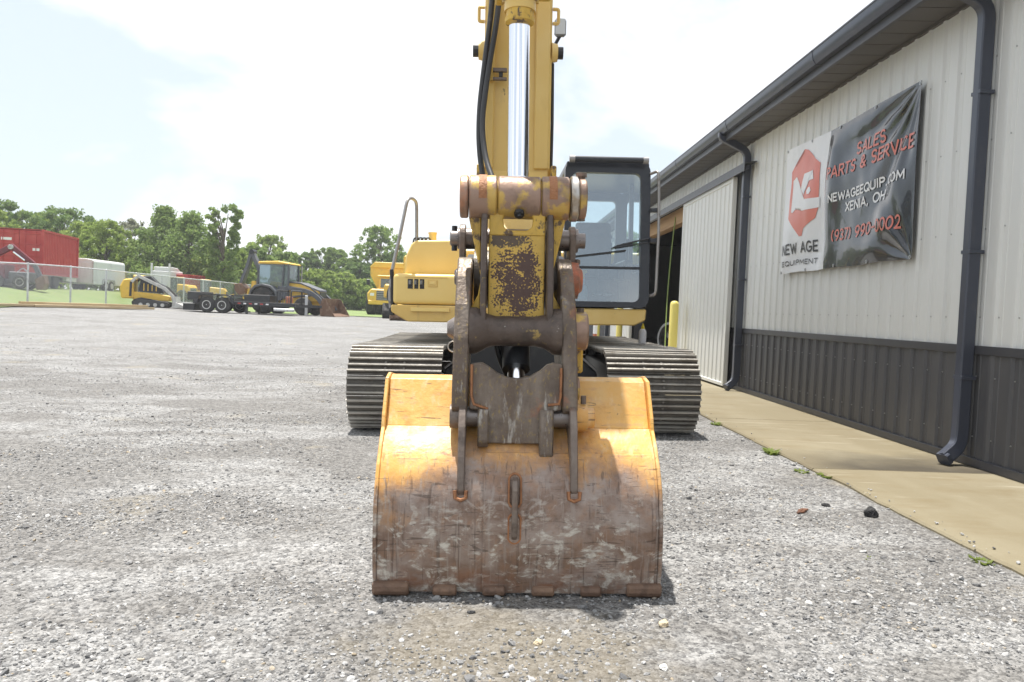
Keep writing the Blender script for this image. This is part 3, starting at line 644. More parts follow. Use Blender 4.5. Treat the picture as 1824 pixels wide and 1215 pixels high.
def bucket_material():
    m, t, b, Lk = new_mat('bucket_shell'); tcn = N(t, 'ShaderNodeTexCoord'); P = tcn.outputs['Object']; sep = N(t, 'ShaderNodeSeparateXYZ'); Lk(P, sep.inputs[0])
    def noise(sc, st=(1,1,1), loc=(0,0,0), det=8, ro=.62, dist=0):
        n = N(t, 'ShaderNodeTexNoise'); n.inputs['Scale'].default_value = sc; n.inputs['Detail'].default_value = det; n.inputs['Roughness'].default_value = ro; n.inputs['Distortion'].default_value = dist
        mpn = N(t, 'ShaderNodeMapping'); mpn.inputs['Scale'].default_value = st; mpn.inputs['Location'].default_value = loc; Lk(P, mpn.inputs[0]); Lk(mpn.outputs[0], n.inputs['Vector']); return n.outputs['Fac']
    def rng(v, a, b_, c=0, d=1):
        r = N(t, 'ShaderNodeMapRange'); r.inputs['From Min'].default_value = a; r.inputs['From Max'].default_value = b_; r.inputs['To Min'].default_value = c; r.inputs['To Max'].default_value = d; Lk(v, r.inputs['Value']); return r.outputs[0]
    def mth(op, a, b_):
        n = N(t, 'ShaderNodeMath', operation=op)
        for i, q in enumerate((a, b_)):
            if isinstance(q, (int, float)): n.inputs[i].default_value = q
            else: Lk(q, n.inputs[i])
        return n.outputs[0]
    def mix(fac, c1, c2):
        n = N(t, 'ShaderNodeMix', data_type='RGBA'); Lk(fac, n.inputs['Factor'])
        for i, q in ((6, c1), (7, c2)):
            if isinstance(q, tuple): n.inputs[i].default_value = (*q, 1)
            else: Lk(q, n.inputs[i])
        return n.outputs[2]
    x, z = sep.outputs[0], sep.outputs[2]
    paint = mix(rng(noise(5), .45, .7), (.80, .44, .105), (.76, .50, .19))
    paint = mix(rng(noise(9, (1,1,1), (5,1,2)), .58, .7, 0, .7), paint, (.55, .24, .05))
    paint = mix(rng(noise(2.2, (1,1,1), (2,8,2)), .55, .72, 0, .55), paint, (.62, .27, .06))
    paint = mix(rng(noise(20, (1.6,1,.25), (6,4,3)), .52, .68, 0, .6), paint, (.80, .60, .34)); paint = mix(rng(noise(16, (.5,1,1.2), (4,9,3)), .58, .66, 0, .55), paint, (.60, .33, .17)); paint = mix(rng(noise(48, (1,1,.5), (1,1,7)), .67, .73, 0, .9), paint, (.16, .08, .045))
    paint = mix(rng(noise(15, (.25,1,3), (3,3,1), 4, .5, 2.5), .645, .665, 0, .75), paint, (.10, .06, .04))   # scratches
    steel = mix(rng(noise(5, (1,1,1.4), (0,3,0)), .40, .64), (.205, .132, .095), (.365, .30, .262))
    steel = mix(rng(noise(14, (1,1,1), (7,3,0)), .5, .7, 0, .75), steel, (.31, .18, .11))
    steel = mix(rng(noise(60, (.5,1,.5), (7,3,9)), .58, .7, 0, .6), steel, (.13, .095, .075))
    steel = mix(rng(noise(18, (.3,1,2.6), (3,6,1), 4, .5, 2.0), .63, .66, 0, .6), steel, (.06, .04, .03))
    # paint worn off the heel and the floor, more towards the middle
    xc = mth('ABSOLUTE', mth('ADD', x, .19), 0); edge = mth('MULTIPLY', rng(xc, .24, .58, .10, -.55), rng(z, .22, .46))
    wear = mth('ADD', mth('ADD', rng(z, .70, .40, -.25, .95), edge), mth('MULTIPLY', mth('SUBTRACT', noise(3.2, (1,1,1), (1,6,3)), .5), 1.9))
    wear = mth('ADD', wear, mth('MULTIPLY', mth('SUBTRACT', noise(26, (1,1,1), (1,6,3)), .5), .55))
    wear = mth('MULTIPLY', wear, rng(z, .70, .60))
    col = mix(rng(wear, -.10, .34, 0, .8), paint, (.46, .225, .085)); col = mix(rng(wear, .22, .68), col, steel)
    # pale scrapes left by the ground on the lower floor sheet
    sc1 = mth('MULTIPLY', rng(noise(9, (1,1,1.5), (4,2,8), 9, .68, 1.2), .50, .59), rng(z, .46, .24))
    sc1 = mth('MULTIPLY', sc1, rng(noise(40, (.6,1,1.5), (4,2,1)), .42, .58, .1, 1))
    streak = mth('MULTIPLY', rng(noise(30, (2.2,1,.14), (9,2,5), 5, .55, .3), .56, .64, 0, .55), rng(z, .62, .45)); col = mix(streak, col, (.33, .28, .245))
    streak2 = mth('MULTIPLY', rng(noise(24, (2.6,1,.10), (2,2,15), 5, .55, .3), .58, .66, 0, .6), rng(z, .66, .5)); col = mix(streak2, col, (.085, .055, .04))
    col = mix(sc1, col, (.60, .57, .51))
    rustb = mth('MULTIPLY', rng(noise(7, (1,1,2), (8,8,8)), .5, .66, 0, .85), rng(z, .14, .05))
    col = mix(rustb, col, (.23, .095, .045))
    Lk(col, b.inputs['Base Color']); wm = rng(wear, .35, .6)
    Lk(mth('MULTIPLY', wm, .3), b.inputs['Metallic']); Lk(rng(noise(11), .35, .7, .34, .6), b.inputs['Roughness'])
    bp = N(t, 'ShaderNodeBump'); bp.inputs['Strength'].default_value = .3; bp.inputs['Distance'].default_value = .008
    Lk(mth('ADD', noise(40), mth('MULTIPLY', noise(6, (1,1,1), (2,2,2)), 2.5)), bp.inputs['Height']); Lk(bp.outputs[0], b.inputs['Normal'])
    return m
M['bucket'] = bucket_material()
def tone_by_z(m, lo, hi, z0, z1):  # multiplies the base colour: darker at low z, lighter at high z
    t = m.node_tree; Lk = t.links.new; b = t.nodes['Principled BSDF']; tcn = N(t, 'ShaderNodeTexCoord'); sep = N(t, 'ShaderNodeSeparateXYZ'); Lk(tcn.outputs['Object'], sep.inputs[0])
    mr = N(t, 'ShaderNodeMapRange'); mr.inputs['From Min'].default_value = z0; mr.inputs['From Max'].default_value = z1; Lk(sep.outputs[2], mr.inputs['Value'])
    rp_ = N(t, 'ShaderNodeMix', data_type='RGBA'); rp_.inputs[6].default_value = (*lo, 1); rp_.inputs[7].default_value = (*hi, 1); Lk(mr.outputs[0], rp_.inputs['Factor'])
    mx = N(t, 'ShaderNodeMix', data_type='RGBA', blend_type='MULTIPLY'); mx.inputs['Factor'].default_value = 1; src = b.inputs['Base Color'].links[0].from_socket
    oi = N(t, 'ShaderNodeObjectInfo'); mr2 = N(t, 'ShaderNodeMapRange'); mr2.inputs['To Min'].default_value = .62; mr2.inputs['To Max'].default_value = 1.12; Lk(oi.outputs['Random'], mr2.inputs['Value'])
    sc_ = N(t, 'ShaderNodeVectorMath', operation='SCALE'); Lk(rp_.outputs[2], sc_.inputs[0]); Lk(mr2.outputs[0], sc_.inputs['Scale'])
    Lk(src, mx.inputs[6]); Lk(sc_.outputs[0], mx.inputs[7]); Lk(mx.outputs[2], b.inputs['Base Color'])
tone_by_z(M['shoe'], (.50, .48, .45), (1.5, 1.49, 1.46), .012, .034)
# ------------------------------------------------------------------ excavator (local: x across, -y towards its bucket, z up)
EX = thing('excavator', 'yellow crawler excavator with worn bucket resting on the gravel beside the building', 'excavator', (.4, 9.3, 0))
EX.rotation_euler = (0, R(-1.3), 0)
AX = -.252
# --- bucket
OUT = [(-6.198,.014),(-6.213,.12),(-6.22,.22),(-6.218,.31),(-6.203,.39),(-6.172,.465),(-6.125,.535),(-6.065,.595),(-5.985,.655)]
TOP = [(-5.985,.655),(-5.855,.848)]
def offset_in(pts, d):
    o = []
    for i, p in enumerate(pts):
        a = pts[max(i-1,0)]; b = pts[min(i+1,len(pts)-1)]; t = Vector((b[0]-a[0], b[1]-a[1])).normalized(); o.append((p[0]+t.y*d, p[1]-t.x*d))
    return o
x0, x1 = -.805, .328
prof = OUT+offset_in(OUT, .028)[::-1]
# shell with many columns so that it can carry dents
def shell(prof, x0, x1, n, dent):
    mb = MB(); rings = []
    for i in range(n+1):
        x = x0+(x1-x0)*i/n
        rings.append([(x, y-dent*mnoise.noise(Vector((x*4, z*5, 1)))-dent*.4*mnoise.noise(Vector((x*13, z*13, 4))), z) for y, z in prof])
    return mb.rings(rings)
def dense(pts, k):
    o = []
    for a, b in zip(pts, pts[1:]):
        for i in range(k): o.append((a[0]+(b[0]-a[0])*i/k, a[1]+(b[1]-a[1])*i/k))
    return o+[pts[-1]]
DO = dense(OUT, 2)
bucket = shell(DO+offset_in(DO, .028)[::-1], x0, x1, 40, .006).build('bucket', M['bucket'], EX, 0, 40)
MB().rings([[(x, -5.984+.002, .655), (x, -5.857, .846), (x, -5.80, .862), (x, -5.795, .835), (x, -5.84, .822), (x, -5.955, .640)] for x in (x0, x1)]).build('hinge_plate', M['bucket'], bucket, .003)
side = [(-6.205,.028),(-6.228,.14),(-6.232,.25),(-6.222,.36),(-6.192,.44),(-6.145,.52),(-6.08,.592),(-6.012,.652),(-5.995,.70),(-5.893,.853),(-5.80,.868),(-5.50,.83),(-5.43,.62),(-5.66,.30),(-6.08,.012)]
for a in (x0-.018, x1): MB().prism(side, a+.001, a+.017, 'x').build('side_plate', M['bucket'], bucket, .003)
# raised wear plate over the right two thirds of the floor
wp = [(y-.010, z) for y, z in DO[0:14]]
shell(wp+[(y+.009, z) for y, z in wp[::-1]], -.382, .315, 26, .006).build('wear_plate', M['bucket'], bucket, 0, 40)
M['toothrust'] = mat('tooth_rust', (.17, .105, .072), .6, .25, [((.27,.17,.11), 7, .48, .68), ((.07,.045,.035), 14, .52, .7), ((.4,.37,.33), 26, .66, .74)], .5, 50)
for a, b, zz in ((-.822,-.676,.062),(-.580,-.484,.045),(-.379,-.288,.045),(-.181,-.090,.045),(.018,.10,.045),(.205,.346,.062)):
    zz *= .8; MB().prism([(-6.226,.006),(-6.233,zz*.5),(-6.231,zz),(-6.222,zz+.010),(-6.14,zz+.012),(-6.13,.002),(-6.205,.0)], a, b, 'x').build('tooth_adapter', M['toothrust'], bucket, .008)
# hinge ears welded on the shell, pins, lifting eye
ear = [(-6.195,.405),(-6.205,.43),(-6.185,.56),(-6.155,.68),(-6.12,.745),(-6.05,.775),(-5.95,.77),(-5.86,.72),(-5.85,.66),(-6.0,.62),(-6.10,.53),(-6.165,.45)]
for a in (-.490, -.031): MB().prism(ear, a, a+.03, 'x').build('hinge_ear', M['steel'], bucket, .004)
for a in (-.490, -.031): MB().tube([(a-.008,-6.208,.43),(a-.006,-6.213,.400),(a+.015,-6.215,.392),(a+.036,-6.213,.400),(a+.038,-6.208,.43)], .008, 6).build('weld_bead', M['weld'], bucket, 0, 60)
MB().prism([(-6.215,.225),(-6.245,.25),(-6.252,.30),(-6.252,.44),(-6.235,.475),(-6.195,.485),(-6.19,.36),(-6.2,.24)], -.268, -.244, 'x').build('lifting_eye', M['steel'], bucket, .004)
for z0, z1 in ((.365,.50),(.22,.345)):
    yy = lambda z: -6.222-.006+ (0 if z < .37 else (z-.37)*.28)
    lp = [(-.256+.024*max(-1,min(1,1.5*math.cos(t))), yy(z0+.03+(z1-z0-.06)*(.5+.5*math.sin(t))+.028*math.sin(t)), z0+.03+(z1-z0-.06)*(.5+.5*math.sin(t))+.028*math.sin(t)) for t in [k*math.pi/12 for k in range(25)]]
    MB().tube(lp, .005, 6).build('weld_bead', M['weld'], bucket, 0, 60)
MB().cyl((-.51,-6.03,.705), (.0,-6.03,.705), .042, n=18).build('hinge_pin', M['shaft'], bucket, 0, 40)
MB().lathe((.0,-6.03,.705), (1,0,0), [(0,.058),(.05,.056),(.052,.043),(.078,.043),(.082,.036)], 20).build('pin_boss', M['bucket'], bucket, 0, 40)
MB().cyl((.035,-6.03,.765), (.035,-6.03,.80), .012, n=8).build('pin_bolt', M['steel'], bucket)
MB().cyl((-.53,-6.03,.705), (-.49,-6.03,.705), .05, n=18).build('pin_boss', M['steel'], bucket, 0, 40)
# --- quick coupler
sp = [(-5.76,1.395),(-5.83,1.385),(-5.93,1.30),(-6.01,1.18),(-6.062,1.04),(-6.085,.92),(-6.094,.82),(-6.090,.745),(-6.05,.712),(-5.86,.70),(-5.74,.80),(-5.64,1.0),(-5.58,1.2),(-5.60,1.34),(-5.66,1.395)]
cpl = MB().prism([(-.448,.93),(-.40,.937),(-.375,.925),(-.335,.895),(-.29,.876),(-.245,.872),(-.20,.880),(-.155,.905),(-.125,.932),(-.10,.94),(-.062,.935),(-.062,.742),(-.115,.735),(-.125,.60),(-.38,.60),(-.39,.735),(-.448,.742)], -6.085, -6.03, 'y').build('quick_coupler', M['coupler'], EX, .005)
def splayed(xa, xb, spl, nm):
    mb = MB(); n = len(sp)
    V = [(xa+spl*(z-.8), y, z) for y, z in sp]+[(xb+spl*(z-.8), y, z) for y, z in sp]
    mb.add(V, [tuple(range(n)), tuple(range(n, 2*n))[::-1]]+[(i, n+i, n+(i+1)%n, (i+1)%n) for i in range(n)])
    return mb.build(nm, M['coupler'], cpl, .006)
splayed(-.522, -.456, .012, 'side_plate'); splayed(-.060, .004, -.02, 'side_plate')
for a, b, zl in ((-.412,-.366,.585),(-.155,-.097,.53)):
    MB().prism([(-6.11,.745),(-6.125,.66),(-6.125,zl+.03),(-6.10,zl),(-6.03,zl+.01),(-5.93,.62),(-5.9,.74)], a, b, 'x').build('hook_lug', M['coupler'], cpl, .006)
MB().box(-.44,-.07,-6.02,-5.74,.735,.76).build('base_plate', M['coupler'], cpl, .004)
for xa in (-.385, -.115): MB().tube([(xa,-6.088,.73),(xa,-6.09,.67),(xa,-6.088,.61)], .007, 6).build('weld_bead', M['weld'], cpl, 0, 60)
MB().tube([(-.44,-6.088,.93),(-.44,-6.09,.80),(-.43,-6.09,.765),(-.37,-6.09,.745)], .006, 6).build('weld_bead', M['weld'], cpl, 0, 60)
MB().tube([(-.068,-6.088,.92),(-.068,-6.09,.80),(-.075,-6.09,.77),(-.12,-6.09,.765)], .006, 6).build('weld_bead', M['weld'], cpl, 0, 60)
# lock cylinder inside the coupler
MB().cyl((-.25,-5.80,1.10), (-.25,-5.93,.90), .06, n=20).build('lock_cylinder', M['black'], cpl, 0, 40)
MB().cyl((-.25,-5.92,.915), (-.25,-6.0,.79), .038, n=20).build('lock_rod', M['chrome'], cpl, 0, 40)
for k, xa in enumerate((-.34,-.315)): MB().tube(fillet([(xa,-5.75,1.18),(xa-.01,-5.85,1.05),(xa+.02,-5.84,.93),(xa+.06,-5.8,.85)], .06), .012, 8).build('hose', M['rubber'], cpl, 0, 60)
# pins through the coupler
MB().lathe((-.552,-5.925,1.072), (1,0,0), [(0,.032),(.035,.055),(.06,.058)], 20).build('pin_end', M['shaft'], cpl, 0, 40)
MB().lathe((.0,-5.925,1.072), (1,0,0), [(0,.084),(.048,.084),(.056,.076),(.058,.05)], 24).build('pin_collar', M['bossrust'], cpl, 0, 40)
MB().cyl((.025,-5.925,1.15), (.025,-5.925,1.172), .018, n=6).build('pin_bolt', M['steel'], cpl)
MB().cyl((.01,-5.925,.985), (.01,-5.925,.965), .02, .006, n=8).build('pin_bolt', M['steel'], cpl)
MB().lathe((-.02,-5.70,1.30), (1,0,0), [(0,.088),(.055,.084),(.062,.06),(.075,.05)], 24).build('pin_collar', M['orange'], cpl, 0, 40)
MB().cyl((.03,-5.70,1.375), (.03,-5.70,1.398), .018, n=6).build('pin_bolt', M['steel'], cpl)
MB().lathe((-.535,-5.70,1.305), (1,0,0), [(0,.030),(.01,.040),(.06,.042)], 18).build('pin_end', M['shaft'], cpl, 0, 40)
MB().lathe((-.004,-5.99,.825), (1,0,0), [(0,.05),(.02,.05),(.024,.04)], 16).build('pin_end', M['bossrust'], cpl, 0, 40)
MB().box(.005,.045,-5.9,-5.86,.885,1.0).build('yellow_stop', M['yellowworn'], cpl, .008)
wr = [(-.52+.022*math.cos(t), -6.04, 1.0+.022*math.sin(t)) for t in [k*math.pi/10 for k in range(21)]]
MB().tube(wr, .003, 6).build('wire_tie', M['bright'], cpl)
M['darksteel'] = mat('dark_steel', (.105, .078, .064), .45, .35, [((.19,.15,.125), 5, .5, .72, (1,1,.4), .8), ((.05,.04,.034), 10, .5, .72), ((.34,.24,.08), 22, .62, .70), ((.4,.37,.33), 40, .67, .74)], .3, 55, rvar=.12)
M['grease'] = mat('greasy_steel', (.075, .062, .05), .4, .2, [((.30,.22,.09), 14, .55, .68)], .4, 60)
M['linkweb'] = mat('link_web', (.66, .43, .085), .5, 0, [((.42,.27,.06), 7, .45, .7, (1,1,.6), .8)], .3, 45, rvar=.12)
def rust_patch(m, cx, cz, rx, rz, col):
    # flaked bare patch with an uneven outline
    t = m.node_tree; Lk = t.links.new; b = t.nodes['Principled BSDF']; tcn = N(t, 'ShaderNodeTexCoord'); sep = N(t, 'ShaderNodeSeparateXYZ'); Lk(tcn.outputs['Object'], sep.inputs[0])
    def mth(op, a, b_):
        n = N(t, 'ShaderNodeMath', operation=op)
        for i, q in enumerate((a, b_)):
            if isinstance(q, (int, float)): n.inputs[i].default_value = q
            else: Lk(q, n.inputs[i])
        return n.outputs[0]
    dx = mth('MULTIPLY', mth('SUBTRACT', sep.outputs[0], cx), 1/rx); dz = mth('MULTIPLY', mth('SUBTRACT', sep.outputs[2], cz), 1/rz)
    d = mth('ADD', mth('POWER', mth('ABSOLUTE', dx, 0), 2.6), mth('POWER', mth('ABSOLUTE', dz, 0), 2.0))
    acc = None
    for sc, amt in ((9, 1.4), (34, 1.1), (110, 1.9)):
        nz = N(t, 'ShaderNodeTexNoise'); nz.inputs['Scale'].default_value = sc; nz.inputs['Detail'].default_value = 4; Lk(tcn.outputs['Object'], nz.inputs['Vector'])
        q = mth('MULTIPLY', mth('SUBTRACT', nz.outputs['Fac'], .5), amt*2); acc = q if acc is None else mth('ADD', acc, q)
    f = mth('ADD', mth('SUBTRACT', .95, d), acc)
    mr = N(t, 'ShaderNodeMapRange'); mr.inputs['From Min'].default_value = .1; mr.inputs['From Max'].default_value = .35; Lk(f, mr.inputs['Value'])
    mx = N(t, 'ShaderNodeMix', data_type='RGBA'); mx.inputs[7].default_value = (*col, 1); src = b.inputs['Base Color'].links[0].from_socket
    Lk(mr.outputs[0], mx.inputs['Factor']); Lk(src, mx.inputs[6]); Lk(mx.outputs[2], b.inputs['Base Color'])
rust_patch(M['linkweb'], -.255, 1.275, .115, .16, (.085, .045, .035)); rust_patch(M['linkweb'], -.30, 1.47, .09, .05, (.10, .07, .045)); rust_patch(M['linkweb'], -.25, 1.11, .14, .03, (.13, .06, .035))
# --- bucket link (H link) between the rod eye and the coupler
hw = MB(); 
hole = [(-.30,1.50),(-.215,1.50),(-.195,1.515),(-.19,1.55),(-.20,1.575),(-.31,1.575),(-.32,1.55),(-.315,1.515)]
hw.box(-.378,-.137,-5.955,-5.92,1.09,1.50)
link = hw.build('bucket_link', M['linkweb'], EX, .004)
outer = [(-.30,1.478),(-.215,1.478),(-.137,1.478),(-.137,1.55),(-.137,1.60),(-.378,1.60),(-.378,1.55),(-.378,1.478)]
wr_ = MB(); wr_.add([(x, y_, z) for lp_, y_ in ((hole,-5.960),(outer,-5.960),(outer,-5.925),(hole,-5.925)) for x, z in lp_], [(a_*8+j, a_*8+(j+1)%8, ((a_+1)%4)*8+(j+1)%8, ((a_+1)%4)*8+j) for a_ in range(4) for j in range(8)])
wr_.build('window_rim', M['yellowworn'], link, .004)
for s, xa, xb in ((-1,-.412,-.385),(1,-.130,-.103)):
    ry = [(-6.03,1.03),(-6.05,1.10),(-6.045,1.25),(-6.02,1.42),(-5.975,1.55),(-5.94,1.66),(-5.86,1.66),(-5.85,1.5),(-5.87,1.25),(-5.88,1.05)]
    r = MB().prism(ry, xa, xb, 'x').build('link_rib', M['darksteel'], link, .005)
    # flared cheek between rib and boss
    xo = xa if s < 0 else xb
    ch = [(xo,1.62),(xo+s*.050,1.62),(xo+s*.055,1.555),(xo+s*.035,1.46),(xo+s*.012,1.36),(xo,1.30)]
    MB().prism(ch, -5.93, -5.86, 'y').build('link_cheek', M['yellowworn'], link, .006)
    ch = [(xo,1.28),(xo+s*.01,1.22),(xo+s*.06,1.13),(xo+s*.062,1.05),(xo,1.03)]
    MB().prism(ch, -5.96, -5.89, 'y').build('link_cheek', M['yellowworn'], link, .008)
    xi = xb-.002 if s < 0 else xa+.002
    MB().lathe((xi-s*.0,-5.915,1.645), (-s,0,0), [(0,.075),(.05,.072),(.052,.05)], 20).build('link_gusset', M['yellowworn'], link, 0, 40)
MB().lathe((-.455,-5.985,1.068), (1,0,0), [(0,.100),(.03,.100),(.075,.074),(.11,.064),(.28,.064),(.32,.074),(.36,.100),(.39,.100)], 26).build('pivot_tube', M['darksteel'], link, 0, 40)
# top pin row
def boss(xa, xb, r, m, nm, par, n=28, ch=.006): MB().lathe((xa,-5.915,1.645), (1,0,0), [(0,r-ch),(ch,r),(xb-xa-ch,r),(xb-xa,r-ch)], n).build(nm, m, par, 0, 40)
boss(-.466,-.348,.094,M['bossrust'],'link_boss',link); boss(-.155,-.036,.094,M['bossrust'],'link_boss',link)
boss(-.506,-.470,.092,M['bossrust'],'end_collar',link); boss(-.031,.004,.098,M['bright'],'end_collar',link); boss(.004,.038,.088,M['bossrust'],'end_cap',link)
MB().lathe((.018,-5.915,1.728), (0,0,1), [(0,.017),(.012,.017),(.013,.024),(.03,.024)], 8).build('pin_bolt', M['steel'], link)
MB().lathe((.018,-5.915,1.563), (0,0,-1), [(0,.02),(.012,.02)], 8).build('pin_bolt', M['steel'], link)
boss(-.343,-.160,.092,M['bossrust'],'rod_eye',link)
MB().lathe((-.252,-5.985,1.575), (0,-.6,-.8), [(0,.022),(.018,.022),(.02,.012),(.03,.01)], 8).build('grease_fitting', M['black'], link)
for xa in (-.425,-.125): MB().prism([(-5.915+.0965*math.sin(t), 1.645+.0965*math.cos(t)) for t in [R(q) for q in range(-100, 11, 10)]]+[(-5.915+.085*math.sin(t), 1.645+.085*math.cos(t)) for t in [R(q) for q in range(10, -101, -10)]], xa, xa+.034, 'x').build('wear_band', M['weld'], link)
MB().cyl((-.445,-5.70,1.30),(-.062,-5.70,1.30),.135,n=26).build('arm_tip_boss', M['grease'], link, 0, 40)
# rocker arms and their pin
rk = MB().cyl((-.525,-5.66,1.488), (.035,-5.66,1.488), .049, n=22).build('rocker_pin', M['shaft'], EX, 0, 40)
for xa in (-.515, -.005):
    MB().prism([(-5.66+.066*math.cos(R(a)), 1.488+.066*math.sin(R(a))) for a in range(-20, 201, 20)]+[(-5.70,1.30),(-5.62,1.12),(-5.45,1.10),(-5.40,1.25),(-5.52,1.40)], xa, xa+.028, 'x').build('rocker_arm', M['steel'], rk, .004)
MB().lathe((-.56,-5.66,1.488), (1,0,0), [(0,.03),(.005,.036),(.045,.036)], 16).build('pin_end', M['shaft'], rk, 0, 40)
MB().cyl((-.54,-5.66,1.43), (-.54,-5.66,1.545), .013, n=8).build('lock_bolt', M['black'], rk)
MB().lathe((.024,-5.66,1.488), (1,0,0), [(0,.056),(.012,.056),(.014,.036),(.046,.036)], 20).build('pin_end', M['shaft'], rk, 0, 40)
for xa in (-.482, -.1): MB().prism([(-5.60,1.40),(-5.46,1.43),(-5.42,1.37),(-5.60,1.33)], xa, xa+.09, 'x').build('guide_plate', M['black'], rk, .006)
# --- arm
ap_ = [(-5.80,1.25),(-5.80,1.36),(-5.62,1.55),(-5.46,1.72),(-5.41,1.85),(-5.39,2.6),(-5.38,3.0),(-5.42,3.35),(-5.38,3.75),(-5.22,3.82),(-5.02,3.55),(-4.78,3.55),(-4.68,3.35),(-4.82,2.9),(-5.02,2.1),(-5.28,1.55),(-5.55,1.20),(-5.70,1.17)]
arm = MB().prism(ap_, -.418, -.082, 'x').build('arm', M['yellow'], EX, .012)
MB().box(-.165,-.092,-5.422,-5.392,1.86,2.98).build('front_strip', M['yellow'], arm, .006)
MB().box(-.41,-.365,-5.42,-5.392,1.86,2.98).build('front_strip', M['yellow'], arm, .006)
for s, xx in ((-1,-.418),(1,-.082)):
    MB().lathe((xx,-5.36,2.452), (s,0,0), [(0,.05),(.03,.042)], 16).build('side_boss', M['yellow'], arm, 0, 40)
    MB().lathe((xx+s*.03,-5.36,2.452), (s,0,0), [(0,.03),(.028,.03)], 10).build('boss_bolt', M['black'], arm)
    MB().tube(fillet([(xx+s*.001,-5.38,2.66),(xx+s*.03,-5.38,2.66),(xx+s*.03,-5.38,2.59),(xx+s*.001,-5.38,2.59)], .01), .009, 6).build('side_loop', M['yellow'], arm)
    MB().box(min(xx,xx+s*.028),max(xx,xx+s*.028),-5.48,-5.38,1.74,1.87).build('hose_bracket', M['yellowworn'], arm, .006)
MB().box(-.385,-.305,-5.45,-5.43,2.325,2.345).build('clamp', M['steel'], arm, .003)
MB().box(-.385,-.305,-5.45,-5.43,2.285,2.300).build('clamp', M['steel'], arm, .003)
MB().box(-.39,-.375,-5.455,-5.42,2.28,2.35).build('clamp', M['yellowworn'], arm, .003)
MB().box(-.345,-.325,-5.448,-5.432,2.30,2.325).build('clamp_bolt', M['black'], arm, .003)
hose = [[(-.375,-5.42,2.95),(-.385,-5.47,2.62),(-.415,-5.48,2.36),(-.438,-5.50,2.12),(-.436,-5.53,1.93),(-.405,-5.56,1.74)], [(-.335,-5.44,2.95),(-.352,-5.49,2.60),(-.40,-5.50,2.30),(-.425,-5.53,2.05),(-.405,-5.58,1.88),(-.36,-5.68,1.745)]]
for hpts in hose: MB().tube(fillet(hpts, .2, 6), .0135, 8).build('hydraulic_hose', M['rubber'], arm, 0, 60)
MB().tube([(-.075,-5.36,2.40),(-.072,-5.37,2.1),(-.074,-5.38,1.86)], .008, 6).build('grease_line', M['rubber'], arm, 0, 60)
# --- bucket cylinder
cyl = MB().lathe((-.256,-5.725,2.51), (0,.02,1), [(0,.066),(.0,.072),(.08,.072),(.10,.070),(.85,.070),(.90,.05)], 28).build('bucket_cylinder', M['yellow'], EX, 0, 40)
MB().lathe((-.2567,-5.733,2.455), (0,.02,1), [(0,.055),(.004,.066),(.022,.068),(.024,.060),(.055,.062)], 28).build('gland', M['yellowworn'], cyl, 0, 40)
for k in range(11):
    a = 2*math.pi*k/11+.1; p = Vector((-.256+.074*math.cos(a), -5.723+.074*math.sin(a), 2.555))
    MB().cyl(p, p+Vector((0,0,.035)), .0125, n=6).build('gland_bolt', M['bossrust'], cyl)
MB()._ring(Vector((-.256,-5.722,2.592)), Vector((-.256,-5.722,2.635)), .092, .05, 28).build('gland_flange', M['yellowworn'], cyl, 0, 40)
MB().lathe((-.253,-5.80,1.70), (-.006,.10,1), [(0,.072),(.02,.066),(.045,.050),(.052,.0475),(.80,.0475)], 32).build('cylinder_rod', M['chrome'], cyl, 0, 40)
MB().box(-.20,-.11,-5.70,-5.62,2.60,2.66).build('port_block', M['yellowworn'], cyl, .008)
MB().box(-.37,-.33,-5.70,-5.62,2.575,2.66).build('port_block', M['yellowworn'], cyl, .008)
# --- boom with its cylinders
def boom_path(t): return t
bprof = [(-5.10,3.30),(-5.22,3.48),(-5.10,3.66),(-4.2,4.05),(-3.2,4.35),(-2.6,4.38),(-2.1,4.15),(-1.5,3.4),(-.75,1.75),(-.62,1.45),(-.75,1.25),(-1.0,1.25),(-1.35,1.9),(-1.95,3.0),(-2.5,3.6),(-3.1,3.72),(-4.2,3.50),(-4.9,3.25)]
boom = MB().prism([(y+5.1, z) for y, z in bprof], -.19, .19, 'x').build('boom', M['yellow'], EX, .012)
boom.location = (AX, -5.1, 0); boom.rotation_euler = (0, 0, R(-2.3))
for s in (-1, 1):
    MB().cyl((s*.225, 3.65, 1.12), (s*.225, 3.30, 2.34), .068, n=18).build('boom_cylinder', M['yellow'], boom, 0, 40)
    MB().cyl((s*.225, 3.30, 2.34), (s*.225, 2.95, 3.56), .042, n=18).build('boom_rod', M['chrome'], boom, 0, 40)
    MB().cyl((s*.19, 2.95, 3.56), (s*.29, 2.95, 3.56), .085, n=18).build('boom_rod_eye', M['yellow'], boom, 0, 40)
MB().cyl((0, .3, 4.10), (0, 1.6, 4.62), .075, n=18).build('arm_cylinder', M['yellow'], boom, 0, 40)
MB().cyl((0, -.15, 3.88), (0, .3, 4.10), .05, n=18).build('arm_rod', M['chrome'], boom, 0, 40)
M['silver2'] = mat('lamp_lens', (.62, .65, .67), .2)
lt = MB().box(.245,.325,1.15,1.20,3.03,3.15).build('work_light', M['grey'], boom, .015)
MB().box(.252,.318,1.142,1.149,3.038,3.142).build('light_lens', M['silver2'], lt, .002)
MB().tube([(.285,1.18,3.04),(.25,1.2,2.98),(.19,1.25,2.95)], .012, 6).build('light_bracket', M['cabdark'], lt)
MB().cyl((-.33,-.0,3.47), (.33,0,3.47), .07, n=18).build('arm_pivot_pin', M['shaft'], boom, 0, 40)

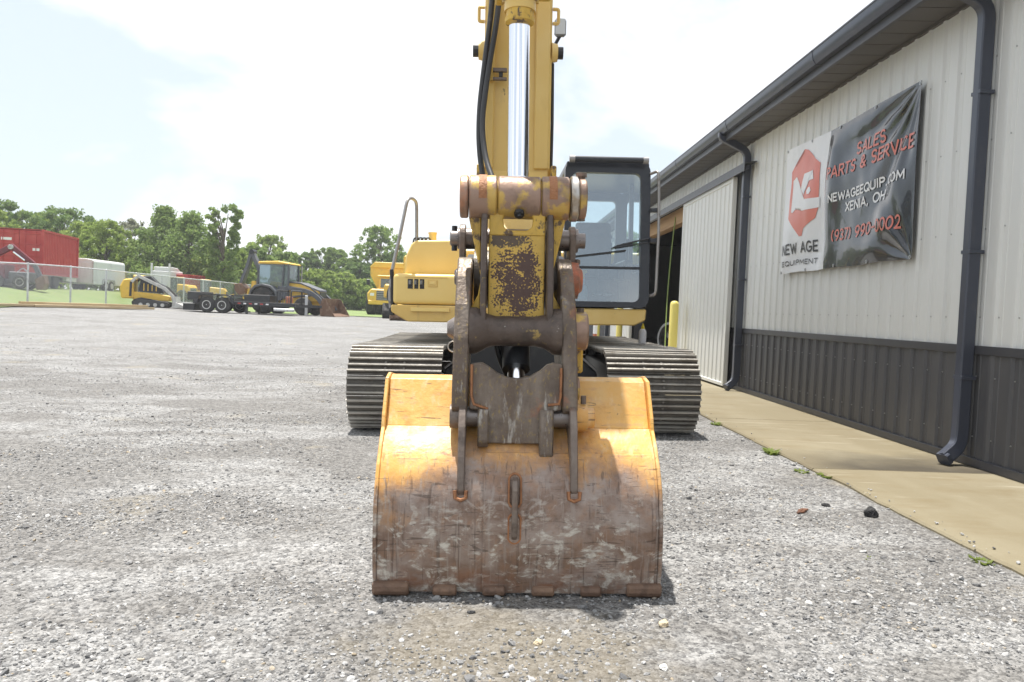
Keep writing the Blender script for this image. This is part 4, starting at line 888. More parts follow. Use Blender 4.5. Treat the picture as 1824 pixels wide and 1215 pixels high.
# --- undercarriage
TRX = (-1.23, 1.17)
cb = MB().prism([(-.83,.28),(-.83,.52),(-.50,.80),(-.46,.86),(.40,.86),(.44,.80),(.77,.52),(.77,.28),(.45,.40),(-.51,.40)], -1.25, 1.25, 'y').build('car_body', M['black'], EX, .02)
MB().cyl((-.03,0,.86), (-.03,0,1.02), .58, n=32).build('swing_bearing', M['black'], cb, 0, 40)
for s in (-1, 1): MB().tube([(-.03+s*.42,-1.27,.82),(-.03+s*.60,-1.29,.70),(-.03+s*.79,-1.29,.545)], .012, 6).build('edge_shine_rod', M['rail'], cb)  # grey rods put in as the shine along the car body edges
PT, HL, RR, ZC = .189, 1.83, .363, .402
nsh = 51
def track_pt(s):
    per = 4*HL+2*math.pi*RR; s %= per
    if s < 2*HL: return (-HL+s, ZC+RR-.012*math.sin(math.pi*s/(2*HL)), 0)
    s -= 2*HL
    if s < math.pi*RR: a = s/RR; return (HL+RR*math.sin(a), ZC+RR*math.cos(a), -a)
    s -= math.pi*RR
    if s < 2*HL: return (HL-s, ZC-RR, -math.pi)
    s -= 2*HL; a = s/RR; return (-HL-RR*math.sin(a), ZC-RR*math.cos(a), -math.pi-a)
sh = MB(); W2 = .432
gp = [(-.092,-.012),(-.092,.000),(-.084,.004),(-.078,.004),(-.073,.040),(-.058,.040),(-.050,.003),(-.014,.003),(-.008,.036),(.007,.036),(.013,.003),(.048,.003),(.057,.038),(.072,.038),(.078,.002),(.091,-.004),(.091,-.012)]
sh.prism(gp, -W2, W2, 'x')
for bx in (-.085, .085):
    for by in (-.032, .031): sh.lathe((bx, by, .006), (0,0,1), [(0,.014),(.012,.013),(.014,.009)], 6)
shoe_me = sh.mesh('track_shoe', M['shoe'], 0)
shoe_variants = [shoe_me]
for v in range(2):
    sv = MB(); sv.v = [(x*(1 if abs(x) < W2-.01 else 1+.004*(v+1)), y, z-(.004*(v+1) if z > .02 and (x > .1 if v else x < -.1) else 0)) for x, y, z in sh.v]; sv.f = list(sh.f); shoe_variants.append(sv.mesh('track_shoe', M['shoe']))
rnd = random.Random(8)
for ti, tx in enumerate(TRX):
    fr = MB()
    fr.prism([(-1.6,.22),(-1.75,.42),(-1.6,.56),(1.6,.56),(1.8,.40),(1.6,.22)], tx-.16, tx+.16, 'x')
    tr = fr.build('track', M['black'], EX, .02)
    for yy, nm in ((-HL,'idler_wheel'),(HL,'sprocket')):
        MB().lathe((tx-.07,yy,ZC), (1,0,0), [(0,.12),(.0,.30),(.03,.335),(.11,.335),(.14,.30),(.14,.12)], 32).build(nm, M['black'], tr, 0, 40)
    for yy in np.linspace(-1.4, 1.4, 8): MB().cyl((tx-.12,yy,.17), (tx+.12,yy,.17), .085, n=16).build('roller', M['black'], tr, 0, 40)
    ch = MB(); n = 102
    ch.rings([[(tx+q, (lambda p: p[0])(track_pt(k*.0945)) - 0, 0) for q in (0,)]*3 for k in (0, 1)], cap=False) if False else None
    for s in (-1, 1):
        pr = []
        for k in range(n):
            y, z, a = track_pt(k*.0945+.02)
            nv = Vector((0, -math.sin(a), math.cos(a)))
            pr.append((y, z, nv))
        V = []
        for y, z, nv in pr:
            for xo, d in ((.055,-.014),(.105,-.014),(.105,-.09),(.055,-.09)): V.append((tx+s*xo, y+nv.y*d, z+nv.z*d))
        ch.add(V, [(i*4+j, i*4+(j+1)%4, ((i+1)%n)*4+(j+1)%4, ((i+1)%n)*4+j) for i in range(n) for j in range(4)])
    ch.build('track_chain', M['shaft'], tr)
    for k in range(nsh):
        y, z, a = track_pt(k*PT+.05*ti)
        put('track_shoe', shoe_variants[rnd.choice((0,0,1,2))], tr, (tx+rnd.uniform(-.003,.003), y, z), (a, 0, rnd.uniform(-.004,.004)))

# --- upper structure
deck = MB().prism([(-1.37,1.19),(-1.37,1.12),(-1.20,1.02),(1.12,1.02),(1.235,1.075),(1.245,1.19)], -1.38, 1.9, 'y').build('deck', M['yellow'], EX, .012)
MB().box(-1.165,-.775,-1.415,-1.381,1.125,1.165).build('deck_lip', M['yellowhood'], deck, .004)
def rbox(x0, x1, y0, y1, z0, z1, r, seg=4): return MB().box(x0, x1, y0, y1, z0, z1), r, seg
hood = MB().box(-1.355,-.67,-1.37,.30,1.195,1.51).build('tool_box', M['yellowhood'], EX, .055, 45, 5)
uh = MB().prism([(-1.26,1.505),(-1.255,1.70),(-1.20,1.83),(-1.15,1.87),(-.66,1.885),(-.66,1.505)], -1.13, .30, 'y').build('fuel_tank', M['yellowhood'], EX, .035, 45, 4)
MB().box(-1.205,-1.035,-1.374,-1.36,1.355,1.455).build('vent_shade_panel', M['black'], hood, .012, None, 3)  # black panel on the face, painted as the shade inside the vent
for xx in (-1.150,-1.094): MB().box(xx,xx+.014,-1.380,-1.372,1.352,1.458).build('vent_bar', M['yellowhood'], hood, .002)
for xx in (-1.18,-1.125,-1.065): MB().cyl((xx,-1.375,1.40), (xx,-1.3745,1.44), .016, n=10).build('vent_filter', M['grey'], hood)
MB().box(-1.0,-.90,-1.379,-1.36,1.375,1.45).build('latch', M['yellow'], hood, .006)
MB().box(-.985,-.915,-1.386,-1.376,1.40,1.432).build('latch_handle', M['yellowhood'], hood, .004)
MB().box(-1.23,-.80,-1.376,-1.36,1.47,1.478).build('panel_seam', M['yellow'], hood)
MB().lathe((-1.0,-.8,1.87), (0,0,1), [(0,.042),(.095,.042),(.096,.048),(.115,.048),(.118,.03)], 16).build('filler_neck', M['yellowhood'], uh, 0, 40)
MB().lathe((-.90,-.7,1.875), (0,0,1), [(0,.03),(.035,.03),(.04,.02)], 12).build('breather', M['grey'], uh, 0, 40)
for k in range(4): MB().tube(fillet([(-1.2+.04*k,-.9,1.86),(-1.19+.04*k,-.9,1.91),(-1.15+.04*k,-.88,1.92),(-1.13+.04*k,-.85,1.87)], .02), .009, 6).build('fuel_line', M['rubber'], uh)
hr = fillet([(-1.375,-1.30,1.10),(-1.395,-1.30,1.28),(-1.37,-1.30,1.55),(-1.30,-1.28,1.90),(-1.235,-1.22,2.28),(-1.205,-1.10,2.315),(-1.17,-.9,2.30),(-1.165,-.88,1.87)], .07)
rail = MB().tube(hr, .018, 10).build('handrail', M['rail'], EX, 0, 60)
MB().tube([(-1.375,-1.30,1.55),(-1.362,-1.30,1.16)], .022, 8).build('rail_grip', M['black'], rail, 0, 60)
MB().box(-1.40,-1.34,-1.33,-1.27,1.08,1.16).build('rail_bracket', M['black'], rail, .01)
MB().lathe((-1.30,-1.20,1.38), (0,-1,0), [(0,.03),(.06,.034),(.07,.02)], 12).build('side_lamp', M['black'], rail, 0, 40)
MB().tube(fillet([(-1.375,-1.25,1.20),(-1.42,-1.22,1.24),(-1.43,-1.2,1.32),(-1.39,-1.2,1.40)], .04), .012, 8).build('rail_hose', M['rubber'], rail)
engine = MB().box(-1.33,1.22,.34,1.75,1.195,1.90).build('engine_cover', M['yellowhood'], EX, .05, 45, 4)
cw = MB().prism([(-1.32,1.55),(-1.20,2.15),(-.6,2.42),(.55,2.42),(1.12,2.15),(1.24,1.55)], 1.08, 1.93, 'z').build('counterweight', M['cabdark'], EX, .06, 45, 3)
MB().cyl((-.5,1.0,1.90), (-.5,1.0,2.02), .05, n=14).build('exhaust_stack', M['black'], engine, 0, 40)
# --- cab
CY = -1.40
def rrect(x0, x1, z0, z1, r, n=5):
    o = []
    for cx, cz, a in ((x1-r,z1-r,0),(x0+r,z1-r,90),(x0+r,z0+r,180),(x1-r,z0+r,270)): o += arc(cx, cz, r, a, a+90, n)
    return o
def frame_ring(o, i, y0, y1, lean=0):
    mb = MB(); n = len(o); P = lambda p, y: (p[0], y+lean*(p[1]-1.2), p[1])
    loops = [[P(p, y0) for p in i], [P(p, y0) for p in o], [P(p, y1) for p in o], [P(p, y1) for p in i]]
    V = [p for l in loops for p in l]
    return mb.add(V, [(a*n+j, a*n+(j+1)%n, ((a+1)%4)*n+(j+1)%n, ((a+1)%4)*n+j) for a in range(4) for j in range(n)])
lean = .06
cab = frame_ring(rrect(.385,1.265,1.205,2.70,.10), rrect(.452,1.170,1.262,2.585,.07), CY, CY+.10, lean).build('cab', M['cabdark'], EX, 0, 40)
MB().box(.40,1.255,CY+.10,.33,2.62,2.70).build('cab_roof', M['cabdark'], cab, .02, None, 2)
MB().box(.40,1.255,CY+.10,.33,1.205,1.26).build('cab_floor', M['cabdark'], cab, .01)
frame_ring(rrect(.40,1.255,1.262,2.618,.05), rrect(.48,1.17,1.75,2.52,.05), .25, .33).build('rear_frame', M['cabdark'], cab, 0, 40)
for xx in (.395, 1.215):
    for ya, yb in ((-.45,-.36),): MB().box(xx,xx+.045,ya,yb,1.26,2.62).build('cab_pillar', M['cabdark'], cab, .01)
    MB().box(xx+.005,xx+.040,CY+.12,.25,1.262,1.60).build('cab_side', M['cabdark'], cab, .01)
for z0, z1, nm in ((1.262,1.600,'lower_windscreen'),(1.622,2.585,'upper_windscreen')):
    MB().add([(.452,CY+.03+lean*(z0-1.2),z0),(1.170,CY+.03+lean*(z0-1.2),z0),(1.170,CY+.03+lean*(z1-1.2),z1),(.452,CY+.03+lean*(z1-1.2),z1)], [(0,1,2,3)]).build(nm, M['glass'], cab)
MB().box(.452,1.170,CY+.02+lean*.4,CY+.05+lean*.4,1.598,1.624).build('glass_divider', M['cabdark'], cab, .004)
for xx in (.418, 1.238): 
    MB().add([(xx,CY+.2,1.6),(xx,.25,1.6),(xx,.25,2.62),(xx,CY+.2,2.62)], [(0,1,2,3)]).build('side_window', M['glassside'], cab)
MB().add([(.48,.29,1.75),(1.17,.29,1.75),(1.17,.29,2.52),(.48,.29,2.52)], [(0,1,2,3)]).build('rear_window', M['glassside'], cab)
MB().cyl((.44,CY-.01,2.70), (1.17,CY-.01,2.70), .030, n=14).build('visor_roller', M['cabdark'], cab, 0, 40)
for a in (.415, 1.165): MB().cyl((a,CY-.01,2.70), (a+.055,CY-.01,2.70), .036, n=14).build('visor_end', M['rail'], cab, 0, 40)
hr = fillet([(1.262,CY+.06,2.58),(1.325,CY-.02,2.60),(1.335,CY-.02,2.30),(1.335,CY-.04,1.95),(1.325,CY-.04,1.50),(1.322,CY-.03,1.34),(1.262,CY+.05,1.33)], .05)
MB().tube(hr, .015, 10).build('cab_handrail', M['rail'], cab, 0, 60)
for z in (2.18, 1.87): MB().box(1.255,1.335,CY-.02,CY+.04,z,z+.045).build('rail_clamp', M['cabdark'], cab, .006)
wy = CY-.01+lean*.75
MB().tube([(1.27,wy-.01,1.92),(1.12,wy-.02,1.885),(.93,wy-.01,1.835),(.88,wy-.005,1.81)], .010, 6).build('wiper_arm', M['cabdark'], cab)
MB().tube([(1.24,wy-.01,1.875),(1.08,wy-.02,1.85),(.90,wy-.01,1.815)], .007, 6).build('wiper_arm', M['cabdark'], cab)
MB().bar((.47,wy,1.715), (1.02,wy,1.79), .012, .016).build('wiper_blade', M['black'], cab)
# inside: seat, consoles, pedals
seat = MB().prism([(-.55,1.62),(-.58,1.80),(-.50,2.10),(-.44,2.18),(-.36,2.16),(-.38,2.02),(-.43,1.80),(-.42,1.62)], .60, 1.0, 'x').build('seat', M['seat'], cab, .04, 45, 3)
MB().box(.58,1.02,-.98,-.42,1.52,1.64).build('seat_cushion', M['seat'], cab, .04, 45, 3)
MB().box(.65,.95,-.9,-.5,1.26,1.52).build('seat_base', M['black'], cab, .02)
for xx in (.47, 1.06): MB().box(xx,xx+.10,-1.02,-.4,1.50,1.72).build('console', M['cabdark'], cab, .02); 
for xx in (.53, 1.10): MB().lathe((xx,-.98,1.72), (0,-.1,1), [(0,.012),(.14,.012),(.15,.028),(.22,.024),(.225,.01)], 10).build('joystick', M['black'], cab, 0, 40)
for xx in (.72, .83):
    MB().box(xx,xx+.08,-1.22,-1.12,1.33,1.345).build('pedal', M['rail'], cab, .004)
    MB().tube([(xx+.04,-1.17,1.34),(xx+.04,-1.17,1.75)], .009, 6).build('travel_lever', M['black'], cab)
    MB().lathe((xx+.04,-1.17,1.74), (0,0,1), [(0,.01),(.02,.016),(.07,.014),(.075,.005)], 8).build('lever_grip', M['black'], cab)
M['seatprint'] = mat('seat_print', (.13, .13, .14), .8)
letters('seat_lettering', 'DEERE', .66, .86, 2.02, .045, M['seatprint'], .009, lambda a, u, l: (a, -.56+(u-1.8)*.10-.012, u), seat, .002)
# bottles
def bottle(nm, loc, lab, body, sprayer):
    o = thing(nm, lab, 'bottle', loc)
    if sprayer:
        MB().lathe((0,0,0), (0,0,1), [(0,.045),(.01,.05),(.12,.05),(.16,.035),(.18,.014),(.21,.013)], 18).build('bottle_body', M[body], o, 0, 40)
        MB().cyl((0,0,.205), (0,0,.235), .017, n=12).build('collar', M['bottleb'], o)
        MB().prism([(-.045,.285),(-.055,.30),(-.05,.325),(.03,.325),(.035,.30),(.012,.285),(.010,.235),(-.010,.235),(-.012,.28)], -.013, .013, 'y').build('spray_head', M['bottley'], o, .004)
        MB().prism([(-.018,.285),(-.028,.25),(-.020,.25),(-.010,.28)], -.006, .006, 'y').build('trigger', M['bottley'], o)
    else:
        MB().lathe((0,0,0), (0,0,1), [(0,.036),(.006,.042),(.13,.042),(.155,.034),(.168,.020)], 18).build('bottle_body', M[body], o, 0, 40)
        MB().lathe((0,0,.168), (0,0,1), [(0,.021),(.02,.019),(.045,.008),(.06,.006),(.062,.002)], 14).build('nozzle_cap', M['bottley'], o, 0, 40)
        MB().lathe((0,0,.03), (0,0,1), [(0,.0425),(.07,.0425)], 18).build('label_band', M['printgrey'], o, 0, 40) if False else None
    return o
from mathutils import Euler
EM = Matrix.Translation(EX.location) @ Euler(EX.rotation_euler).to_matrix().to_4x4()
bottle('squeeze_bottle', EM @ Vector((1.36,-.62,.806)), 'white squeeze bottle with yellow nozzle standing on the track', 'bottlew', False)
bottle('spray_bottle', EM @ Vector((.60,-1.24,1.262)), 'spray bottle with yellow trigger head behind the cab windscreen', 'bottleb', True)
# ------------------------------------------------------------------ the yard behind
def ray(px, py):
    u, v = px-912, py-607.5; a = u*c_+v*s_; b = -u*s_+v*c_
    return fw+rt*(a/F_PX)-up*(b/F_PX)
def spot(px, Y):
    """ground point at distance Y seen in picture column px"""
    py = 540
    for _ in range(4):
        d = ray(px, py); x = d.x*Y/d.y; z = gz(x, Y); q = Vector((x, Y, z-CAM_H)); zz = q.dot(fw); v = -F_PX*q.dot(up)/zz; u = F_PX*q.dot(rt)/zz; py = 607.5+u*s_+v*c_
    return Vector((x, Y, gz(x, Y)))
def zat(px, py, Y):
    d = ray(px, py); return CAM_H+d.z*Y/d.y
M['galv'] = mat('galvanised', (.55, .565, .58), .45, .35, [((.28,.28,.28), 8, .5, .7)])
M['tyre'] = mat('tyre_rubber', (.028, .028, .028), .8, 0, [((.10,.09,.08), 6, .5, .75)], .3, 30)
M['rimw'] = mat('rim_white', (.55, .55, .53), .45, .2, [((.3,.27,.22), 8, .55, .75)])
M['rimy'] = mat('rim_yellow', (.62, .42, .07), .5)
M['cred'] = mat('container_red', (.42, .035, .035), .5, 0, [((.50,.07,.06), 1.2, .45, .7), ((.30,.06,.04), 5, .58, .78, (1,1,.3), .8)], .04, 6)
M['dred'] = mat('machine_dark_red', (.16, .02, .035), .4, 0, [((.08,.04,.05), 5, .5, .7)])
M['silver'] = mat('trailer_silver', (.68, .71, .73), .42, .1, [((.44,.46,.48), 1.5, .5, .75, (1,1,.3), .8)])
M['twhite'] = mat('truck_white', (.72, .72, .72), .4)
M['cgrey'] = mat('backhoe_grey', (.085, .092, .105), .45, 0, [((.14,.14,.145), 4, .5, .75)])
M['byel'] = mat('yard_yellow', (.74, .47, .06), .45, 0, [((.55,.36,.08), 4, .52, .75), ((.2,.15,.1), 14, .68, .8)])
M['rustbucket'] = mat('rusty_bucket', (.17, .095, .058), .55, .25, [((.28,.20,.14), 4, .48, .7), ((.10,.05,.03), 7, .55, .72)])
M['lumber'] = mat('lumber', (.44, .34, .20), .75, 0, [((.30,.21,.11), 5, .45, .7, (.15,2,2), .8), ((.52,.44,.30), 3, .5, .7, (.2,2,2), .7)], rand=True)
M['deckwood'] = mat('deck_planks', (.26, .20, .14), .8, 0, [((.40,.34,.26), 5, .5, .7)])
M['alu'] = mat('worn_aluminium', (.50, .50, .48), .5, .3, [((.35,.33,.30), 5, .5, .7)])
def wheel(parent, p, r, w, rim, side=1, nm='wheel'):
    p = Vector(p)
    t = MB().lathe(p-Vector((0,w/2,0)), (0,1,0), [(0,r*.55),(.0,r*.86),(w*.12,r*.97),(w*.3,r),(w*.7,r),(w*.88,r*.97),(w,r*.86),(w,r*.55)], 22).build(nm, M['tyre'], parent, 0, 35)
    for s in (-1, 1):
        q = p+Vector((0,s*w*.40,0)); MB().lathe(q, (0,s,0), [(0,r*.56),(.03,r*.56),(.02,r*.40),(-.02,r*.30),(.01,r*.14),(.03,r*.02)], 18).build('rim', rim, t, 0, 35)
    return t
# --- chain link fence along the lot
FX = -19.5
fence = thing('chain_link_fence', 'long galvanised chain link fence with green screening at its far end', 'fence', (FX, 33.4, 0))
def mesh_mat(name, col, cover, scale):
    m = bpy.data.materials.new(name); m.use_nodes = True; t = m.node_tree; b = t.nodes['Principled BSDF']; b.inputs['Base Color'].default_value = (*col, 1); b.inputs['Roughness'].default_value = .5
    tcn = N(t, 'ShaderNodeTexCoord'); sep = N(t, 'ShaderNodeSeparateXYZ'); t.links.new(tcn.outputs['Object'], sep.inputs[0])
    outs = []
    for sgn in (1, -1):
        a = N(t, 'ShaderNodeMath', operation='MULTIPLY_ADD'); a.inputs[1].default_value = sgn; t.links.new(sep.outputs[1], a.inputs[0]); t.links.new(sep.outputs[2], a.inputs[2])
        f = N(t, 'ShaderNodeMath', operation='MULTIPLY'); f.inputs[1].default_value = scale; t.links.new(a.outputs[0], f.inputs[0])
        g = N(t, 'ShaderNodeMath', operation='FRACT'); t.links.new(f.outputs[0], g.inputs[0]); h = N(t, 'ShaderNodeMath', operation='LESS_THAN'); h.inputs[1].default_value = cover; t.links.new(g.outputs[0], h.inputs[0]); outs.append(h.outputs[0])
    mx = N(t, 'ShaderNodeMath', operation='MAXIMUM'); t.links.new(outs[0], mx.inputs[0]); t.links.new(outs[1], mx.inputs[1]); t.links.new(mx.outputs[0], b.inputs['Alpha'])
    return m
M['chain'] = mesh_mat('chain_link', (.50, .52, .55), .15, 14)
M['screen'] = mat('green_screen', (.15, .20, .17), .8, 0, [((.11,.155,.13), .8, .45, .7)])
step = 3.35; FH = 1.78; k0 = -3
for k in range(k0, 38):
    y = 33.4+k*step; z = gz(FX, y); l = y-33.4
    MB().lathe((0,l,z-.1), (0,0,1), [(0,.04),(FH+.12,.04),(FH+.15,.025),(FH+.16,.002)], 10).build('fence_post', M['galv'], fence, 0, 40)
    z2 = gz(FX, y+step)
    MB().tube([(0,l,z+FH),(0,l+step,z2+FH)], .032, 8).build('top_rail', M['galv'], fence, 0, 60)
    if k < 12: MB().add([(.035,l,z+.04),(.035,l+step,z2+.04),(.035,l+step,z2+FH-.01),(.035,l,z+FH-.01)], [(0,1,2,3)]).build('mesh_panel', M['chain'], fence)
    else: MB().add([(.035,l+.02,z+.06),(.035,l+step-.02,z2+.06),(.035,l+step-.02,z2+FH-.03),(.035,l+.02,z+FH-.03)], [(0,1,2,3)]).build('screen_panel', M['screen'], fence)

# --- lumber lying by the fence
LB = [(-23.2,30.4,4.9,.0,.30,-8),(-22.4,31.5,5.2,.0,.24,8),(-20.8,31.7,5.0,.055,.24,5),(-19.5,32.3,5.2,.0,.22,3),(-18.6,32.9,5.0,.055,.22,2),(-18.2,32.6,4.6,.0,.2,12)]
rnd = random.Random(4)
labs = ['plank lying askew at the lumber row end below the dark red backhoe', 'long weathered plank lying flat at the foot of the fence', 'plank stacked on top of two others near the fence foot', 'wide pale tan plank lying lowest on the gravel edge before the fence', 'upper plank overlapping the end of the lumber row', 'loose short plank angled off the lumber row end by the compact track loader']
a0, a1 = spot(18, 32.0), spot(238, 36.0)
for i, (t, ln, zz, wd, ang) in enumerate(((.12,3.4,.0,.3,4),(.30,4.4,.0,.26,-3),(.42,4.2,.105,.24,3),(.62,4.6,.0,.3,1),(.66,4.4,.105,.22,-2),(.86,3.0,.0,.2,5))):
    p = a0.lerp(a1, t); d = (a1-a0).normalized(); an = math.atan2(d.y, d.x)+R(ang)
    o = MB().box(-ln/2,ln/2,-wd/2,wd/2,.0,.10).build('lumber_plank', M['lumber'], None, .006)
    o.location = (p.x, p.y+.25*(i % 3), gz(p.x, p.y)+zz+.02); o.rotation_euler = (0, math.atan2(gz(a0.x,a0.y)-gz(a1.x,a1.y), (a1-a0).length), an)
    tag(o, labs[i], 'plank', 'lumber lying along the fence')

# --- red shipping container on a truck chassis, behind the fence
p = spot(71, 45.4); cz = zat(71, 489, 45.4)
ct = thing('shipping_container', 'red corrugated shipping container with double end doors raised on a chassis', 'container', (p.x-1.22, 45.4, cz), R(10.5))
def corr(L_, z0, z1, n, d=.036):
    pr = []
    for k in range(n):
        s = L_*k/n; w_ = L_/n; pr += [(0, s), (0, s+w_*.3), (-d, s+w_*.45), (-d, s+w_*.85)]
    pr.append((0, L_)); return pr
CL, CW, CH = 6.06, 2.44, 2.59
for s in (-1, 1):
    pr = corr(CL-.2, 0, 0, 22); mb = MB(); mb.rings([[(s*(CW/2-.01+x), .1+y, z) for x, y in pr]+[(s*(CW/2-.05), .1+y, z) for x, y in pr[::-1]] for z in (.12, CH-.1)]); mb.build('side_panel', M['cred'], ct)
for sx in (-1, 1):
    for y in (0, CL-.12): MB().box(sx*CW/2-.06,sx*CW/2+.06,y,y+.12,0,CH).build('corner_post', M['cred'], ct, .01)
    for z in (0, CH-.12): MB().box(sx*CW/2-.04,sx*CW/2+.045,.12,CL-.12,z,z+.12).build('side_rail', M['cred'], ct, .006)
MB().box(-CW/2,CW/2,.02,CL,CH-.05,CH-.01).build('roof_panel', M['cred'], ct); MB().box(-CW/2,CW/2,.1,CL,.03,.1).build('floor_panel', M['cgrey'], ct); MB().box(-CW/2,CW/2,CL-.05,CL-.01,.1,CH-.05).build('end_panel', M['cred'], ct)
for s in (-1, 1):
    xa, xb = (-CW/2+.07, -.01) if s < 0 else (.01, CW/2-.07); d = MB().box(xa,xb,.05,.09,.08,CH-.08).build('door', M['cred'], ct, .006)
    for z in (.45, 1.1, 1.75, 2.35): MB().box(xa+.05,xb-.05,.012,.049,z-.06,z+.02).build('door_rib', M['cred'], d, .006)
    for xx in (xa+.3, xb-.28): MB().cyl((xx,.02,.1), (xx,.02,CH-.1), .022, n=8).build('lock_rod', M['cred'], d); MB().box(xx-.02,xx+.28,-.005,.015,1.02,1.06).build('lock_handle', M['cred'], d)
    MB().box(xb-.46 if s > 0 else xa+.2, xb-.1 if s > 0 else xa+.75, .044,.0495,(1.35 if s > 0 else 1.9),(1.5 if s > 0 else 2.05)).build('marking_patch', M['printwhite'], d)
ch = thing('truck_chassis', 'dark truck chassis with tandem wheels carrying the red container', 'truck', (p.x-1.22, 45.6, gz(p.x, 46)), R(10.5))
hz = cz-gz(p.x, 46)
for s in (-1, 1): MB().box(s*.45-.06,s*.45+.06,-.3,8.5,hz-.32,hz-.03).build('chassis_beam', M['cgrey'], ch, .01)
MB().box(-1.2,1.24,-.2,6.4,hz-.029,hz-.005).build('bed_edge', M['galv'], ch, .006)
wheel_y = (1.0, 2.3)
for s in (-1, 1):
    for yy in wheel_y:
        t_ = MB().lathe((s*1.0-.14,yy,.5), (1,0,0), [(0,.28),(0,.44),(.05,.5),(.23,.5),(.28,.44),(.28,.28)], 22).build('wheel', M['tyre'], ch, 0, 35)
        MB().lathe((s*1.0+s*.09,yy,.5), (s,0,0), [(0,.28),(.05,.28),(.03,.2),(.0,.12),(.03,.02)], 16).build('rim', M['rimw'], t_, 0, 35)
for yy in (4.0, 5.0): MB().box(.9,1.15,yy,yy+.8,.55,.8).build('side_box', M['twhite'], ch, .02)
# --- enclosed cargo trailer
p = spot(165, 53); 
et = thing('cargo_trailer', 'silver white enclosed cargo trailer with rear door beside the red container', 'trailer', (p.x-1.02, 53, gz(p.x, 53)))
tz = zat(165, 463, 53)-gz(p.x, 53)-.08
MB().box(-1.02,1.02,0,4.6,.42,tz).build('body', M['silver'], et, .05, None, 2)
MB().prism([(-1.0,tz-.03),(1.0,tz-.03),(.95,tz+.1),(.5,tz+.17),(-.5,tz+.17),(-.95,tz+.1)], .0, 4.6, 'y').build('roof', M['twhite'], et, .03)
dr = MB().box(-.92,.92,-.03,-.002,.5,tz-.1).build('rear_door', M['silver'], et, .01)
MB().box(-.30,-.26,-.05,-.031,.9,1.3).build('door_latch', M['galv'], dr); MB().box(-.08,.0,-.045,-.031,tz-.25,tz-.18).build('lamp', M['dred'], dr)
for s in (-1, 1):
    MB().box(s*1.02-.03,s*1.02+.03,-.04,.05,.42,tz).build('corner_trim', M['galv'], et, .006); MB().box(s*1.021-.004,s*1.021+.004,2.7,3.5,.6,tz-.15).build('side_door', M['silver'], et)
    for yy in (1.7, 2.5):
        t_ = MB().lathe((s*.98-.11,yy,.36), (1,0,0), [(0,.2),(0,.32),(.04,.36),(.18,.36),(.22,.32),(.22,.2)], 20).build('wheel', M['tyre'], et, 0, 35); MB().lathe((s*.98+s*.08,yy,.36), (s,0,0), [(0,.21),(.05,.21),(.03,.12),(.05,.02)], 14).build('rim', M['rimw'], t_, 0, 35)
    MB().prism([(1.2,.5),(1.35,.82),(2.85,.82),(3.0,.5),(2.9,.5),(2.8,.76),(1.4,.76),(1.3,.5)], s*1.0-.1, s*1.0+.13, 'x').build('fender', M['galv'], et, .006)
# --- dark red compact backhoe in front of the container
p = spot(30, 42.5)
rb = thing('compact_backhoe', 'dark red compact backhoe with raised elbow arm and dirt bucket behind the fence', 'backhoe', (p.x-.7, 42.5, gz(p.x, 42.5)), R(12))
def pz(px, py): return zat(px, py, 42.5)-gz(p.x, 42.5)
def lx(px): return (px-30)/1380*42.5*1.12+.7
arm1 = MB().bar((lx(-12),0,pz(0,462)),(lx(20),0,pz(20,439)),.22,.30).build('boom', M['dred'], rb, .03)
arm2 = MB().bar((lx(18),0,pz(20,437)),(lx(52),0,pz(52,472)),.20,.30).build('stick', M['dred'], rb, .03)
MB().cyl((lx(24),-.16,pz(24,449)),(lx(40),-.16,pz(40,464)),.055,n=12).build('stick_rod', M['chrome'], rb, 0, 40)
MB().cyl((lx(20),-.2,pz(20,440)),(lx(20),.2,pz(20,440)),.13,n=14).build('elbow_pin', M['galv'], rb, 0, 40)
MB().bar((lx(52),0,pz(52,470)),(lx(64),0,pz(64,500)),.18,.24).build('dipper', M['cgrey'], rb, .03)
MB().prism([(lx(56),pz(56,497)),(lx(68),pz(68,490)),(lx(71),pz(71,505)),(lx(67),pz(67,516)),(lx(58),pz(58,516))], -.35, .35, 'y').build('bucket', M['rustbucket'], rb, .02)
MB().box(lx(-25),lx(18),-.7,.7,pz(10,497),pz(10,470)).build('body', M['dred'], rb, .06); MB().box(lx(22),lx(50),-.6,.6,pz(30,505),pz(30,484)).build('tool_frame', M['cgrey'], rb, .05)
MB().box(lx(-10),lx(30),-.55,.55,.12,pz(10,497)).build('underframe', M['cgrey'], rb, .04)
for xx in (lx(8), lx(40)): 
    for s in (-1, 1): wheel(rb, (xx, s*.75, .36), .36, .26, M['rimw'])
MB().tube(fillet([(lx(28),-.2,pz(28,487)),(lx(38),-.2,pz(38,477)),(lx(46),-.2,pz(46,486))], .1), .03, 6).build('hose', M['galv'], rb)
